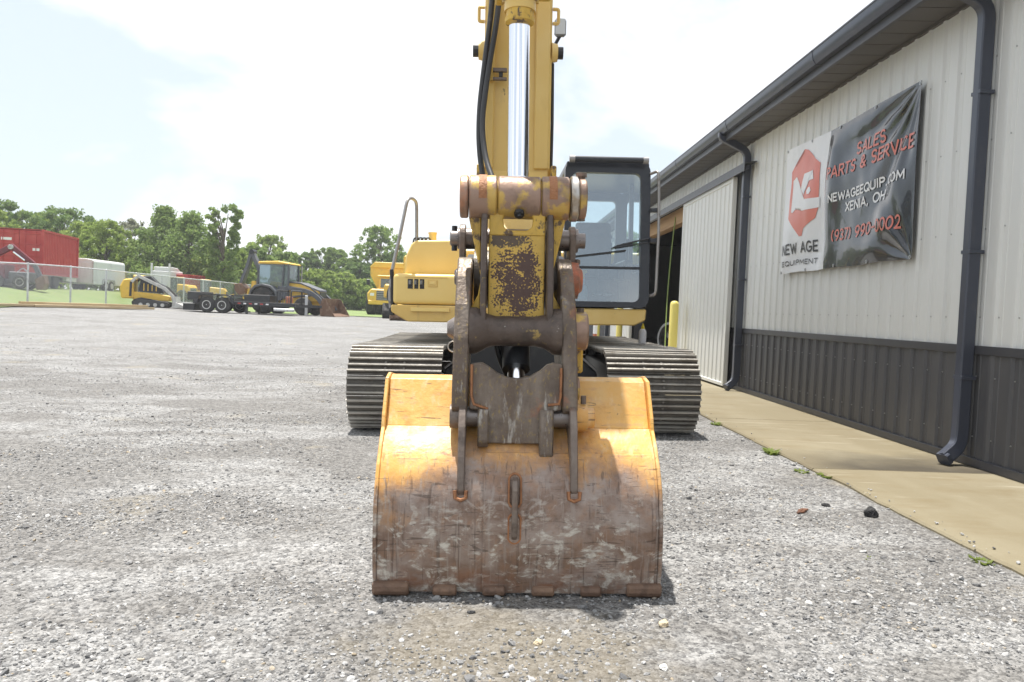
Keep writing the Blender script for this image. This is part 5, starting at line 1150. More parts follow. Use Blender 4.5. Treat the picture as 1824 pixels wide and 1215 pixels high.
# --- machines parked behind the fence
def loader_machine(px, Y, rz, lab, col='byel', sc=1.0, cabpos=.2):
    p = spot(px, Y); o = thing('wheel_loader', lab, 'loader', p, rz, 'machines parked behind the fence')
    s = sc
    hood = MB().prism([(-2.2*s,.9*s),(-2.25*s,1.6*s),(-2.0*s,1.95*s),(-.5*s,2.05*s),(-.5*s,.9*s)], -.75*s, .75*s, 'y').build('engine_hood', M[col], o, .05)
    MB().box(-2.262*s,-2.24*s,-.5*s,.5*s,1.1*s,1.6*s).build('grille', M['cgrey'], hood)
    MB().box(-.5*s,.6*s,-.7*s,.7*s,.9*s,1.35*s).build('frame', M['cgrey'], o, .04)
    c = MB().box(-.45*s,.5*s,-.62*s,.62*s,2.75*s,2.87*s).build('cab_roof', M[col], o, .03)
    for a, b in ((-.42,-.56),(-.42,.56),(.45,-.56),(.45,.56)): MB().box(a*s-.04,a*s+.04,b*s-.04,b*s+.04,1.35*s,2.75*s).build('cab_post', M['cgrey'], o)
    MB().box(-.38*s,.41*s,-.52*s,.52*s,1.36*s,2.74*s).build('cab_glass', M['glassfar'], o)
    for sx in (-1.4, 1.2):
        for sy in (-1, 1): wheel(o, (sx*s, sy*.85*s, .68*s), .68*s, .45*s, M['rimy'])
    for sy in (-1, 1): MB().tube([(.5*s,sy*.4*s,1.5*s),(1.5*s,sy*.4*s,1.25*s),(2.2*s,sy*.4*s,.5*s)], .0, sq=(.14*s,.25*s)).build('lift_arm', M[col], o)
    MB().prism([(2.1*s,.1*s),(2.1*s,.9*s),(2.25*s,1.05*s),(2.3*s,.35*s),(2.95*s,.1*s)], -1.15*s, 1.15*s, 'y').build('bucket', M['rustbucket'], o, .02)
    return o
loader_machine(316, 57, R(160), 'yellow loader behind the fence just beyond the compact track loader', sc=.62)
loader_machine(366, 58, R(190), 'yellow loader with rounded hood behind the fence beyond the trailer wheels', sc=.66)
loader_machine(424, 60, R(200), 'small yellow loader behind the fence beyond the backhoe boom', sc=.6)
p = spot(297, 61); tk = thing('semi_truck', 'white highway truck with twin upright stacks behind the fence', 'truck', p, R(80)); tk.scale = (.74, .74, .74)
MB().box(-1.0,1.2,-1.05,1.05,1.0,2.6).build('cab', M['twhite'], tk, .08); MB().prism([(-.9,2.6),(1.0,2.6),(.4,2.95),(-.9,3.0)], -.95, .95, 'y').build('cab_fairing', M['twhite'], tk, .05)
MB().box(1.2,2.6,-.8,.8,.9,1.9).build('hood', M['cgrey'], tk, .1)
MB().box(1.15,1.22,-.85,.85,1.85,2.45).build('windscreen', M['glassfar'], tk)
for s in (-1, 1): MB().cyl((-1.2,s*1.0,.9), (-1.2,s*1.0,3.35), .10, n=12).build('exhaust_stack', M['twhite'], tk, 0, 40)
MB().box(-5.0,-1.0,-.45,.45,.75,1.0).build('frame', M['cgrey'], tk)
for xx in (2.0, -3.2, -4.4):
    for s in (-1, 1): wheel(tk, (xx, s*.95, .5), .5, .3, M['rimw'])
p = spot(335, 62); rbx = thing('dump_box', 'red steel dump box standing behind the fence next to the white truck', 'dump box', p, R(78)); rbx.scale = (.74, .74, .74)
MB().prism([(-1.6,1.0),(-1.7,2.55),(1.5,2.55),(1.3,1.0)], -1.05, 1.05, 'y').build('box_shell', M['cred'], rbx, .03)
for k in range(5): MB().box(-1.5+.65*k,-1.42+.65*k,-1.12,1.12,1.02,2.5).build('box_rib', M['cred'], rbx)
for xx in (-1.0, .8): 
    for s in (-1, 1): MB().box(xx-.1,xx+.1,s*.8-.1,s*.8+.1,.0,1.0).build('stand_leg', M['cgrey'], rbx)
# --- compact track loader
p = spot(276, 42.0)
tl = thing('compact_track_loader', 'yellow and black compact track loader with its bucket down by the fence', 'loader', p, R(14))
for s in (-1, 1):
    tp = [(-.95,.10),(-.75,0),(.62,0),(.80,.08),(.84,.2),(.72,.3),(-.55,.50),(-.85,.42),(-1.0,.25)]
    t_ = MB().prism(tp, s*.72-.18, s*.72+.18, 'x' if False else 'y').build('rubber_track', M['tyre'], tl, .03)
    MB().prism([(x*.86-.02,.06+z*.72) for x, z in tp], s*.72+s*.17, s*.72+s*.19, 'y').build('track_frame', M['rubber'], t_)
    for xx in (-.55,-.2,.15,.5): MB().cyl((xx,s*.72+s*.14,.13), (xx,s*.72+s*.20,.13), .095, n=14).build('track_roller', M['alu'], t_, 0, 40)
    MB().tube([(-1.05,s*.62,1.30),(-.75,s*.62,1.62),(.55,s*.62,1.02),(.95,s*.62,.62),(1.05,s*.62,.22)], .0, sq=(.10,.17)).build('lift_arm', M['alu'] if s < 0 else M['cgrey'], tl)
    MB().tube([(-1.1,s*.55,.55),(-1.08,s*.55,1.30)], 0, sq=(.12,.2)).build('tower', M['black'], tl)
MB().prism([(-1.0,.35),(.75,.35),(.85,.62),(.2,.72),(-1.0,.80)], -.52, .52, 'y').build('chassis', M['byel'], tl, .03)
MB().prism([(-1.55,.42),(-1.62,1.05),(-1.45,1.42),(-.98,1.50),(-.95,.42)], -.62, .62, 'y').build('engine_housing', M['byel'], tl, .06)
MB().prism([(-.75,.82),(-.62,1.62),(-.2,1.66),(.35,1.1),(.5,.75)], -.48, .48, 'y').build('cab', M['black'], tl, .03)
for k in range(4): MB().box(-.5+.2*k,-.46+.2*k,-.50,-.485,.85,1.25-.05*k).build('cab_bar', M['byel'], tl)
MB().box(-1.0,-.5,-.60,.60,1.52,1.66).build('rear_hood', M['byel'], tl, .04)
MB().prism([(.95,.02),(1.0,.52),(1.12,.62),(1.16,.30),(1.7,.06),(1.95,.0)], -.9, .9, 'y').build('bucket', M['alu'], tl, .01)
MB().box(.98,1.1,-.35,-.05,.35,.5).build('coupler_plate', M['cred'], tl, .01)
# --- equipment trailer
p = spot(442, 39.8)
tr = thing('equipment_trailer', 'black tandem axle equipment trailer parked in front of the backhoe loader', 'trailer', p, R(-3))
MB().box(-2.3,2.3,-.95,.95,.50,.58).build('deck', M['deckwood'], tr)
for s in (-1, 1):
    sr = MB().box(-2.4,2.7,s*1.0-.05,s*1.0+.05,.42,.62).build('side_rail', M['black'], tr, .008)
    if s < 0:
        for k in range(6): MB().box(-.15+.28*k,-.01+.28*k,-1.056,-1.0505,.49,.55).build('reflector', M['printwhite'] if k % 2 else M['cred'], sr)
    for xx in (-1.62,-.86): wheel(tr, (xx, s*1.15, .39), .39, .24, M['rimw'])
    MB().prism([(-2.15,.50),(-2.05,.86),(-1.9,.93),(-.6,.93),(-.45,.86),(-.3,.50),(-.38,.50),(-.5,.82),(-.65,.87),(-1.85,.87),(-2.0,.82),(-2.08,.5)], s*1.02, s*1.30, 'y').build('fender', M['black'], tr, .006)
    MB().bar((2.6,s*.95,.50),(3.7,s*.08,.50),.08,.14).build('tongue_beam', M['black'], tr)
    MB().box(.2,.3,s*.9-.05,s*.9+.05,.0,.42).build('stand_leg', M['black'], tr)
for k in range(5): MB().box(-3.25,-2.35,-.92+.38*k,-.58+.38*k,.40,.46).build('tail_plank', M['alu'], tr, .004)
MB().box(-3.0,-2.4,-.8,.8,.08,.40).build('tail_support', M['black'], tr, .01)
MB().box(-2.75,-2.0,-.92,.5,.60,1.02).build('ramp', M['rubber'], tr, .03)
MB().box(.1,1.4,-.9,.2,.585,.98).build('side_toolbox', M['black'], tr, .02)
for xx in (1.75, 2.45): MB().tube(fillet([(xx,-.9,.58),(xx,-.9,1.25),(xx,.9,1.25),(xx,.9,.58)], .1), .04, 8).build('head_frame', M['black'], tr)
MB().cyl((1.7,-1.15,.28),(2.7,-1.15,.28),.08,n=14).build('spare_cylinder', M['galv'], tr, 0, 40)
MB().box(2.9,3.02,-.06,.06,.05,1.05).build('jack', M['galv'], tr, .01); MB().box(2.1,2.4,-.7,-.4,.6,.95).build('chain_box', M['orange'], tr, .02)
for k in range(5): MB().tube([(1.8+.13*k,-.92,.60),(1.85+.13*k,-.92,1.2)], .015, 6).build('frame_bar', M['cgrey'], tr)
# --- backhoe loader
p = spot(512, 42.5)
bh = thing('backhoe_loader', 'yellow and grey backhoe loader with folded boom and rusty front bucket', 'backhoe', p, R(-10))
for s in (-1, 1):
    wheel(bh, (-.95, s*.85, .72), .72, .48, M['rimy'], nm='rear_wheel'); wheel(bh, (1.25, s*.85, .48), .48, .34, M['rimy'], nm='front_wheel')
    MB().prism([(-1.75,.85),(-1.65,1.25),(-1.4,1.52),(-.95,1.60),(-.5,1.52),(-.2,1.25),(.0,.75),(-.1,.75),(-.3,1.18),(-.55,1.40),(-.95,1.48),(-1.35,1.40),(-1.58,1.15),(-1.66,.85)], s*.62, s*1.12, 'y').build('rear_fender', M['cgrey'], bh, .02)
    MB().tube(fillet([(.25,s*.72,1.45),(1.5,s*.72,1.28),(2.05,s*.72,.95),(2.45,s*.72,.30)], .3), 0, sq=(.14,.22)).build('loader_arm', M['cgrey'], bh)
    MB().cyl((.5,s*.72,.95),(1.7,s*.72,1.1),.06,n=10).build('lift_cylinder', M['cgrey'], bh); MB().cyl((1.5,s*.5,1.5),(2.35,s*.5,.8),.045,n=10).build('tilt_cylinder', M['cgrey'], bh)
MB().prism([(.2,.75),(.2,1.72),(.9,1.68),(1.95,1.32),(1.98,.75)], -.48, .48, 'y').build('engine_side', M['byel'], bh, .03)
MB().prism([(.15,1.72),(.2,1.80),(.9,1.76),(2.0,1.38),(2.02,1.28),(.9,1.66)], -.50, .50, 'y').build('hood', M['cgrey'], bh, .02)
MB().box(1.985,2.02,-.42,.42,.72,1.27).build('grille', M['black'], bh, .01); MB().box(-.2,1.0,-.56,.56,.45,.85).build('side_tank', M['byel'], bh, .03)
MB().box(-1.6,1.9,-.32,.32,.5,.78).build('main_frame', M['byel'], bh, .02)
rf = MB().prism([(-1.45,2.68),(-1.4,2.80),(-.3,2.86),(.35,2.76),(.42,2.68)], -.72, .72, 'y').build('cab_roof', M['byel'], bh, .04)
for x_, xb in ((-1.38,-1.38),(-.05,.02),(.32,.28)):
    for s in (-1, 1): MB().bar((x_,s*.66,1.0 if x_ > -1 else 1.45),(xb,s*.66,2.69),.07,.07).build('cab_post', M['cgrey'], bh)
MB().box(-1.36,.26,-.62,.62,1.25,2.68).build('cab_glass', M['glassfar'], bh)
MB().prism([(-.6,.85),(-.3,1.35),(-.3,1.5),(.25,1.5),(.25,.85)], -.68, .68, 'y').build('cab_base', M['cgrey'], bh, .02)
MB().box(-.95,-.45,-.25,.25,1.25,1.75).build('operator_seat', M['bottley'], bh, .05)
MB().tube([(.62,.3,1.7),(.62,.3,2.65)], .035, 8).build('exhaust', M['rail'], bh)
MB().prism([(2.30,.06),(2.28,.55),(2.40,.92),(2.52,.95),(2.42,.55),(2.46,.20),(3.1,.06),(3.15,.0),(2.4,.0)], -1.12, 1.12, 'y').build('loader_bucket', M['rustbucket'], bh, .01)
for s in (-1, 1): MB().prism([(2.32,.03),(2.32,.55),(2.45,.94),(2.6,.9),(3.12,.03)], s*1.12-.015, s*1.12+.015, 'y').build('bucket_side', M['rustbucket'], bh)
MB().box(-1.95,-1.6,-.5,.5,.55,1.35).build('swing_frame', M['byel'], bh, .05); MB().box(-2.05,-1.75,-.2,.2,.9,1.75).build('swing_tower', M['byel'], bh, .04)
MB().tube(fillet([(-1.85,0,1.35),(-1.5,0,2.2),(-1.95,0,2.95),(-2.1,0,3.30)], .5), 0, sq=(.22,.34)).build('boom', M['cgrey'], bh)
MB().tube([(-2.1,0,3.38),(-2.35,0,2.5),(-2.72,0,1.5)], 0, sq=(.20,.36)).build('dipper', M['cgrey'], bh)
MB().cyl((-2.05,0,3.35),(-1.75,0,2.5),.06,n=10).build('dipper_cylinder', M['rail'], bh); MB().cyl((-2.08,-.2,3.32),(-2.08,.2,3.32),.14,n=14).build('elbow_pin', M['black'], bh, 0, 40)
MB().prism([(-2.95,1.55),(-2.6,1.6),(-2.3,1.35),(-2.35,1.05),(-2.7,.95),(-2.95,1.2)], -.3, .3, 'y').build('hoe_bucket', M['rustbucket'], bh, .02)
for s in (-1, 1): MB().bar((-1.85,s*.75,1.3),(-2.0,s*.85,.12),.14,.14).build('stabiliser', M['byel'], bh); MB().box(-2.2,-1.8,s*.85-.18,s*.85+.18,.02,.1).build('stabiliser_pad', M['cgrey'], bh)
for k in range(3): MB().tube(fillet([(-1.7,.1*k-.1,1.3),(-1.5,.1*k-.1,1.9),(-1.62,.1*k-.1,2.5),(-1.95,.1*k-.1,3.1)], .3), .02, 6).build('hose', M['rubber'], bh)
# --- articulated dump truck facing the lot
p = spot(694, 56)
ad = thing('dump_truck', 'yellow articulated dump truck facing the lot, its bed rim above the cab', 'dump truck', p, 0)
MB().prism([(-1.35,.95),(-1.42,1.5),(-1.15,1.85),(1.15,1.85),(1.42,1.5),(1.35,.95)], -1.7, .2, 'y').build('hood', M['byel'], ad, .08)
MB().box(-.75,.75,-1.73,-1.705,1.05,1.72).build('grille', M['cgrey'], ad, .02); MB().box(-1.3,1.3,-1.85,-1.6,.75,1.05).build('bumper', M['byel'], ad, .05)
for k in range(4): MB().box(-.72,.72,-1.75,-1.732,1.12+.15*k,1.17+.15*k).build('grille_bar', M['rail'], ad)
for s in (-1, 1):
    wheel_c = MB().lathe((s*1.2-.3,-.8,.85), (1,0,0), [(0,.45),(0,.74),(.08,.85),(.52,.85),(.6,.74),(.6,.45)], 24).build('wheel', M['tyre'], ad, 0, 35); MB().lathe((s*1.2+s*.24,-.8,.85), (s,0,0), [(0,.46),(.05,.46),(.0,.3),(.06,.05)], 16).build('rim', M['rimy'], wheel_c, 0, 35)
    w2 = MB().lathe((s*1.2-.3,3.2,.85), (1,0,0), [(0,.45),(0,.74),(.08,.85),(.52,.85),(.6,.74),(.6,.45)], 24).build('wheel', M['tyre'], ad, 0, 35)
    MB().tube([(s*1.15,-1.3,1.8),(s*1.4,-1.35,2.35)], .03, 6).build('mirror_arm', M['cgrey'], ad); MB().box(s*1.4-.12,s*1.4+.12,-1.4,-1.33,2.1,2.5).build('mirror', M['black'], ad, .02)
    MB().box(s*1.05-.14,s*1.05+.14,-1.722,-1.70,1.35,1.55).build('headlight', M['printwhite'], ad, .01)
MB().prism([(-.78,1.85),(-.70,2.72),(.70,2.72),(.78,1.85)], -.7, .6, 'y').build('cab', M['byel'], ad, .05); MB().box(-.62,.62,-.73,-.705,1.98,2.6).build('windscreen', M['glassfar'], ad)
MB().box(-.85,.85,-.85,.7,2.72,2.84).build('cab_roof', M['byel'], ad, .04)
MB().prism([(-1.1,1.9),(-1.62,2.9),(-1.62,3.5),(1.62,3.5),(1.62,2.9),(1.1,1.9)], .9, 5.2, 'y').build('dump_bed', M['byel'], ad, .04)
MB().prism([(-1.66,3.45),(-1.3,3.85),(1.3,3.85),(1.66,3.45)], .75, 1.0, 'y').build('bed_guard', M['byel'], ad, .03); MB().box(-.6,.6,.3,5.0,.8,1.3).build('rear_frame', M['cgrey'], ad, .04)
# --- second excavator standing behind, mostly hidden by the hood
p = spot(716, 38.5)
e2 = thing('parked_excavator', 'second yellow excavator parked behind with its rusty bucket resting on the ground', 'excavator', p, R(8))
z_b = 0
MB().lathe((-.62,-.0,.32), (1,0,0), [(0,.30),(.02,.34),(1.05,.34),(1.07,.30)], 22).build('bucket', M['rustbucket'], e2, 0, 40)
MB().prism([(-.15,.35),(-.2,.75),(.15,.9),(.3,.4)], -.25, .25, 'x').build('bucket_ears', M['byel'], e2, .02)
MB().bar((.12,.1,.75),(.16,.55,2.95),.26,.34,(0,1,0)).build('stick', M['byel'], e2, .02); MB().cyl((.0,-.1,.95),(.02,.2,2.1),.06,n=12).build('bucket_cylinder', M['rail'], e2, 0, 40)
MB().box(.05,.3,-.12,.05,.7,1.15).build('link', M['black'], e2, .03)
MB().tube(fillet([(.16,.55,2.95),(.3,1.8,3.15),(.5,3.6,2.7),(.6,4.9,1.3)], 1.2), 0, sq=(.34,.5)).build('boom', M['byel'], e2)
MB().box(-.9,1.6,4.4,7.6,1.15,1.9).build('upper_body', M['byel'], e2, .08); MB().box(.9,1.7,4.3,5.7,1.9,2.8).build('cab', M['cgrey'], e2, .06)
for xx in (-.95, 1.15): MB().prism([(4.0,.4),(4.4,0),(7.4,0),(7.8,.4),(7.4,.85),(4.4,.85)], xx, xx+.6, 'x').build('track', M['tyre'], e2, .05)
MB().box(-.3,1.1,5.0,7.0,.5,1.15).build('car_body', M['black'], e2)
# --- orange and white marker post far down the yard
p = Vector((2.45, 17.9, .05))
mk = thing('marker_post', 'orange and white marker post standing by the building far behind', 'marker post', (3.05, 22.0, .066))
MB().lathe((0,0,0), (0,0,1), [(0,.2),(.04,.2),(.05,.06)], 14).build('foot', M['black'], mk, 0, 40)
for k in range(4): MB().lathe((0,0,.04+.24*k), (0,0,1), [(0,.06),(.24,.06)], 14).build('band', M['orange'] if k % 2 else M['printwhite'], mk, 0, 40)

# ------------------------------------------------------------------ trees
def leaf_mat(name, c1, c2):
    m, t, b, Lk = new_mat(name); g = N(t, 'ShaderNodeNewGeometry'); tcn = N(t, 'ShaderNodeTexCoord'); nz = N(t, 'ShaderNodeTexNoise'); nz.inputs['Scale'].default_value = .9; nz.inputs['Detail'].default_value = 3
    ad_ = N(t, 'ShaderNodeMath', operation='MULTIPLY_ADD'); ad_.inputs[1].default_value = .5; Lk(g.outputs['Random Per Island'], ad_.inputs[0]); Lk(tcn.outputs['Object'], nz.inputs['Vector'])
    s2 = N(t, 'ShaderNodeMath', operation='SUBTRACT'); s2.inputs[1].default_value = .25; Lk(nz.outputs['Fac'], s2.inputs[0]); Lk(s2.outputs[0], ad_.inputs[2])
    mx = N(t, 'ShaderNodeMix', data_type='RGBA'); mx.inputs[6].default_value = (*c1, 1); mx.inputs[7].default_value = (*c2, 1); Lk(ad_.outputs[0], mx.inputs['Factor'])
    Lk(mx.outputs[2], b.inputs['Base Color']); b.inputs['Roughness'].default_value = .6; b.inputs['Specular IOR Level'].default_value = .25
    tl_ = N(t, 'ShaderNodeBsdfTranslucent'); ms = N(t, 'ShaderNodeMixShader'); ms.inputs[0].default_value = .5; o = t.nodes['Material Output']
    Lk(mx.outputs[2], tl_.inputs[0]); Lk(b.outputs[0], ms.inputs[1]); Lk(tl_.outputs[0], ms.inputs[2]); Lk(ms.outputs[0], o.inputs[0]); return m
LM = [leaf_mat('leaves_mid', (.13,.215,.055), (.32,.41,.13)), leaf_mat('leaves_bright', (.17,.26,.05), (.38,.46,.125)), leaf_mat('leaves_dark', (.10,.18,.055), (.25,.33,.11)), leaf_mat('leaves_pale', (.20,.22,.15), (.34,.35,.24))]
M['bark'] = mat('bark', (.11, .085, .065), .9, 0, [((.18,.15,.12), 4, .5, .7)])
def leaves(mb_v, mb_f, c, rad, n, size, rs):
    P = rs.normal(0, 1, (n, 3)); P /= np.linalg.norm(P, axis=1)[:, None]; P *= (rs.rand(n, 1)**.45)*np.array(rad); P += np.array(c)
    a = rs.normal(0, 1, (n, 3)); a /= np.linalg.norm(a, axis=1)[:, None]; b = rs.normal(0, 1, (n, 3)); b -= a*(a*b).sum(1)[:, None]; b /= np.linalg.norm(b, axis=1)[:, None]
    s = size*(.6+.8*rs.rand(n, 1)); base = sum(len(q) for q in mb_v)
    V = np.stack([P-a*s, P-b*s*.55, P+a*s, P+b*s*.55], 1).reshape(-1, 3); mb_v.append(V)
    i = np.arange(n)*4+base; mb_f.append(np.stack([i, i+1, i+2, i+3], 1))
def mesh_from(name, vs_, fs_, m):
    V = np.concatenate(vs_); Fc = np.concatenate(fs_); me = bpy.data.meshes.new(name)
    me.vertices.add(len(V)); me.vertices.foreach_set('co', V.astype(np.float32).ravel()); me.loops.add(len(Fc)*4); me.loops.foreach_set('vertex_index', Fc.astype(np.int32).ravel())
    me.polygons.add(len(Fc)); me.polygons.foreach_set('loop_start', np.arange(len(Fc), dtype=np.int32)*4); me.update(); me.materials.append(m); return me
def tree(px, top, wpx, Y, style, mi, lab, seed, low=.18, dens=1.0):
    rs = np.random.RandomState(seed); p = spot(px, Y); h = zat(px, top, Y)-p.z; rad = wpx*1.36/1380*Y/2
    o = thing('tree', lab, 'tree', p, 0, 'trees behind the fence')
    tr_ = MB(); tr_.tube([(0,0,-.2),(.05*h*.1,0,h*.3),(rs.uniform(-.2,.2),rs.uniform(-.2,.2),h*.62),(rs.uniform(-.3,.3),0,h*.92)], [h*.022,h*.017,h*.010,h*.003], 8)
    vs_, fs_ = [], []; nl = 0
    K = int((72 if style != 'tall' else 60)*dens)
    for k in range(K):
        t = (k+.5)/K; z = h*(low+(1-low)*t)
        if style == 'round': w_ = math.sqrt(max(.04, 1-((t-.42)/.60)**2))
        elif style == 'cone': w_ = max(.10, 1.05-t)*1.05
        elif style == 'tall': w_ = .62+.22*math.sin(t*9+seed)-.25*t
        else: w_ = .75+.35*math.sin(t*5+seed)*(1-t)
        a = k*2.4+rs.uniform(-.5,.5); r = rad*w_*(.25+.85*rs.rand()**.7); c = np.array([r*math.cos(a), r*math.sin(a), z])
        if style == 'tall' and t > .38: c[0] = c[0]*.45+rad*.55*(1 if k % 2 else -1)*(.6+.6*t); c[2] -= (0 if k % 2 else h*.05*t)
        cr = rad*(.14+.17*rs.rand())*(1.0 if style != 'tall' else 1.35)*(1.1-.4*t)
        leaves(vs_, fs_, c, (cr, cr, cr*.62), int(125*dens*(.5+1.0*rs.rand())), .0018*Y, rs)
        if k % 2 == 0: tr_.tube([(0,0,z*.72),(c[0]*.5,c[1]*.5,z*.88),(c[0]*.9,c[1]*.9,z)], [h*.008,h*.005,h*.002], 5)
    for k in range(int(90*dens)):   # ragged outer sprays
        t = rs.rand(); z = h*(low+(1-low)*t)*1.0; w_ = math.sqrt(max(.05, 1-((t-.42)/.62)**2)) if style == 'round' else max(.15, 1.05-t) if style == 'cone' else .8
        a = rs.rand()*6.28; leaves(vs_, fs_, np.array([rad*w_*1.02*math.cos(a), rad*w_*1.02*math.sin(a), z]), (rad*.10, rad*.10, rad*.12), 26, .0018*Y, rs)
    leaves(vs_, fs_, np.array([0, 0, h*.97]), (rad*.18, rad*.18, h*.05), 80, .0018*Y, rs)
    tr_.build('trunk', M['bark'], o, 0, 40); put('crown', mesh_from('crown', vs_, fs_, LM[mi]), o)
    return o
dense_l = 'dense leafy tree in the green row behind the red container'
mid_l = 'leafy tree in the row between the cargo trailer and the backhoe loader'
far_l = 'leafy tree in the row beyond the green fence screen'
TREES = [(-35,372,90,66,'round',1,dense_l),(8,360,80,70,'round',2,dense_l),(52,380,70,72,'round',1,dense_l),(108,372,92,70,'round',2,dense_l),(152,398,66,66,'round',1,dense_l),(188,396,70,64,'round',1,'bright green tree rising behind the silver cargo trailer'),
 (232,394,62,76,'round',3,'thin greyish tree with sparse leaves in the row'),(288,370,112,66,'cone',0,'tall pointed green tree behind the white truck stacks'),(338,382,112,65,'cone',0,'broad layered tree behind the red dump box'),(262,430,60,68,'round',1,mid_l),(312,446,60,69,'round',0,mid_l),(362,450,56,68,'round',1,mid_l),
 (396,366,44,62,'tall',0,'slender tree with a forked open crown, tallest of its neighbours'),(376,430,50,70,'round',2,mid_l),(418,446,46,68,'round',1,mid_l),(448,440,56,72,'round',0,mid_l),(476,421,62,90,'round',1,'pale airy tree above the backhoe loader cab roof'),(505,452,54,80,'round',0,mid_l),
 (540,452,50,96,'round',2,far_l),(572,442,34,98,'tall',0,far_l),(596,446,40,104,'round',0,far_l),(620,462,46,92,'round',0,far_l),(566,482,56,80,'round',1,far_l),(606,488,60,84,'round',1,far_l),(640,470,56,90,'round',2,far_l),(672,406,68,92,'round',0,'tall rounded tree behind the yellow dump truck'),(700,452,60,96,'round',2,far_l),(655,500,56,84,'round',1,far_l),(745,470,70,100,'round',2,far_l),(790,476,70,104,'round',0,far_l)]
for i, (px, top, wpx, Y, st, mi, lab) in enumerate(TREES):
    if lab in (dense_l, mid_l, far_l):
        adj = {0: 'mid green', 1: 'bright yellow-green', 2: 'dark green', 3: 'pale grey-green'}[mi]; hgt_w = 'low bushy' if top > 465 else 'shorter' if top > 425 else 'tall'
        lab = hgt_w+' '+adj+' '+lab.replace('dense leafy ', '').replace('leafy ', '')
    tree(px, top, wpx, Y, st, mi, lab, 100+i, low=.10 if st == 'round' else .15, dens=.7 if mi == 3 else 1.0)
# far wood behind everything, one mass
rs = np.random.RandomState(77); vs_, fs_ = [], []
for k in range(420):
    x = rs.uniform(-150, 60); y = 118+rs.uniform(-6, 14)+.12*abs(x); hgt = 4.2+2.2*mnoise.noise(Vector((x*.07, 0, 0)))+rs.uniform(-.6,.6)
    if x > -34+y*.0 and x < -2 and False: continue
    leaves(vs_, fs_, np.array([x, y, gz(x, y)+hgt*rs.uniform(.2,.85)]), (2.2, 2.0, 1.5), 60, .36, rs)
fwd = put('far_wood', mesh_from('far_wood', vs_, fs_, LM[2])); tag(fwd, 'distant green wood closing off the view behind the trees', 'wood', kind='stuff')
# undergrowth along the fence line: one mass of brush
vs_, fs_ = [], []
for k in range(330):
    y = rs.uniform(50, 112); x = -24-rs.rand()*9-(y-50)*.02
    if y < 62 and x > -30: x -= 9
    hh = rs.uniform(.3, 2.2); leaves(vs_, fs_, np.array([x, y, gz(x, y)+hh]), (1.1, 1.3, .8), 55, .17, rs)
ub = put('brush', mesh_from('brush', vs_, fs_, LM[1])); tag(ub, 'green brush growing along the back of the yard under the trees', 'brush', kind='stuff')

# ------------------------------------------------------------------ small things on the ground
def weed(x, y, n, h, lab, spread=.10):
    n = int(n*.7); h *= .62; spread *= .75
    rs = np.random.RandomState(int(x*1000+y*77) % 9999); o = thing('weed', lab, 'weed', (x, y, gz(x, y)), 0, 'weeds along the concrete edge')
    me = MB()
    for k in range(n):
        a = rs.rand()*6.28; r = spread*math.sqrt(rs.rand()); b0 = Vector((r*math.cos(a)*.5, r*math.sin(a)*.9, -.01)); ln = h*(.5+.7*rs.rand()); d = Vector((math.cos(a)*.6, math.sin(a)*.6, 1)).normalized(); s_v = Vector((-math.sin(a), math.cos(a), 0))*(.006+.008*rs.rand())
        m1 = b0+d*ln*.55; tip = b0+d*ln*.85+Vector((math.cos(a), math.sin(a), 0))*ln*.45
        me.add([b0-s_v*.5, b0+s_v*.5, m1+s_v, m1-s_v, tip], [(0,1,2,3),(3,2,4)])
    me.build('leaf_tuft', M['weed'], o)
M['weed'] = leaf_mat('weed_leaf', (.14,.20,.04), (.28,.33,.09))
weed(2.40, 6.35, 130, .10, 'upright green weed where the gravel meets the stained slab'); weed(2.36, 5.62, 90, .05, 'low yellow-green weed pair by the slab joint', .09); weed(2.48, 5.50, 110, .05, 'flat yellow-green weed mat at the broken slab edge', .10)
weed(2.42, 8.0, 70, .07, 'small weed by the slab edge near the excavator track'); weed(2.46, 9.0, 60, .07, 'tiny weed tuft beside the track end at the slab'); weed(2.40, 3.58, 60, .05, 'thin weed tuft at the near slab edge'); weed(1.9, 3.6, 26, .03, 'single sprig growing in open gravel')
M['clod'] = mat('asphalt_clod', (.025, .025, .026), .9, 0, [((.08,.08,.08), 60, .55, .7)], .8, 80)
def lump(nm, lab, cat, x, y, s, m, seed):
    rnd = random.Random(seed); bm = bmesh.new(); bmesh.ops.create_icosphere(bm, subdivisions=3, radius=1)
    for v in bm.verts:
        k = 1+.35*mnoise.noise(v.co*1.3+Vector((seed, 0, 0)))+.16*mnoise.noise(v.co*4+Vector((0, seed, 0))); v.co = Vector((v.co.x*k*s[0], v.co.y*k*s[1], v.co.z*k*s[2]))
    me = bpy.data.meshes.new(nm); bm.to_mesh(me); bm.free(); me.materials.append(m); o = put(nm, me, None, (x, y, gz(x, y)+s[2]*.45), (0, 0, rnd.random()*3)); return tag(o, lab, cat)
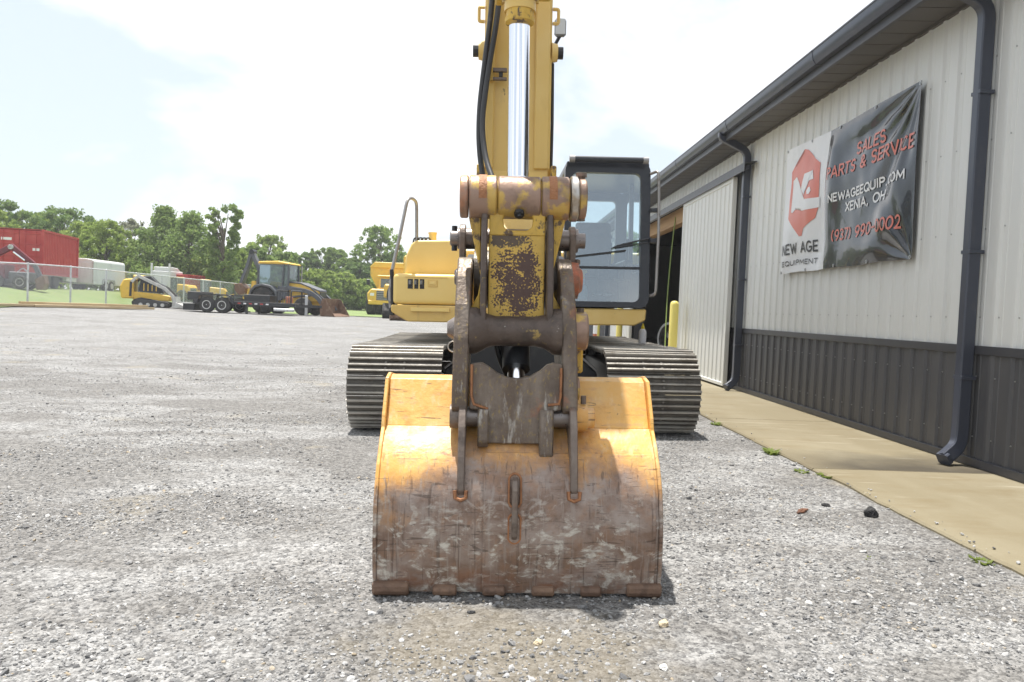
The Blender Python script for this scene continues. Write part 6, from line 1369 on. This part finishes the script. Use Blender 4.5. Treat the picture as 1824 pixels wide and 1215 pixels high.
M['tanstone'] = mat('tan_stone', (.56, .46, .31), .85, 0, [((.42,.33,.21), 8, .5, .7)], .3, 40)
M['palestone'] = mat('pale_stone', (.60, .59, .56), .85, 0, [((.42,.41,.39), 8, .5, .7)], .3, 40)
M['rustbit'] = mat('rust_flake', (.15, .065, .035), .8, 0, [((.07,.04,.03), 12, .5, .7)], .5, 50)
lump('asphalt_clod', 'black asphalt clod lying on the gravel near the slab', 'clod', 2.27, 4.40, (.042,.038,.036), M['clod'], 3)
lump('asphalt_clod', 'small black asphalt crumb beside the larger clod', 'clod', 2.1, 4.62, (.022,.026,.012), M['clod'], 5)
lump('scrap_flake', 'thin rusty brown scrap flake lying on the gravel', 'scrap', 1.89, 4.46, (.062,.018,.014), M['rustbit'], 4)
def gpx(px, py):
    d = ray(px, py); k = -CAM_H/d.z; return d.x*k, d.y*k
for nm, lab, px, py, s, m, sd in (('tan_stone','tan rounded stone in front of the bucket, larger than the gravel',1182,1117,(.022,.018,.014),'tanstone',7),('tan_stone','small pale tan stone on the brown silt before the bucket',958,1145,(.016,.013,.010),'tanstone',8),('pale_stone','pale flat stone lying out in front of the bucket past the tan stone',1182,1194,(.020,.014,.010),'palestone',9),('pale_stone','whitish stone lying on open gravel between the bucket and the slab',1440,1085,(.017,.014,.010),'palestone',10),('pale_stone','tiny pale angular stone on the silt before the bucket teeth',1010,1128,(.012,.010,.008),'palestone',12)):
    x, y = gpx(px, py); lump(nm, lab, 'stone', x, y, s, M[m], sd)

# ------------------------------------------------------------------ air
hz_ = MB().box(-425, 425, -70, 505, -1.6, 14.5).build('haze', None); tag(hz_, kind='stuff')
hm = bpy.data.materials.new('haze_air'); hm.use_nodes = True; t = hm.node_tree; t.nodes.clear()
pv = N(t, 'ShaderNodeVolumePrincipled'); pv.inputs['Color'].default_value = (.93, .96, 1, 1); pv.inputs['Density'].default_value = .0009; pv.inputs['Anisotropy'].default_value = .2
om = N(t, 'ShaderNodeOutputMaterial'); t.links.new(pv.outputs[0], om.inputs['Volume']); hz_.data.materials.append(hm)
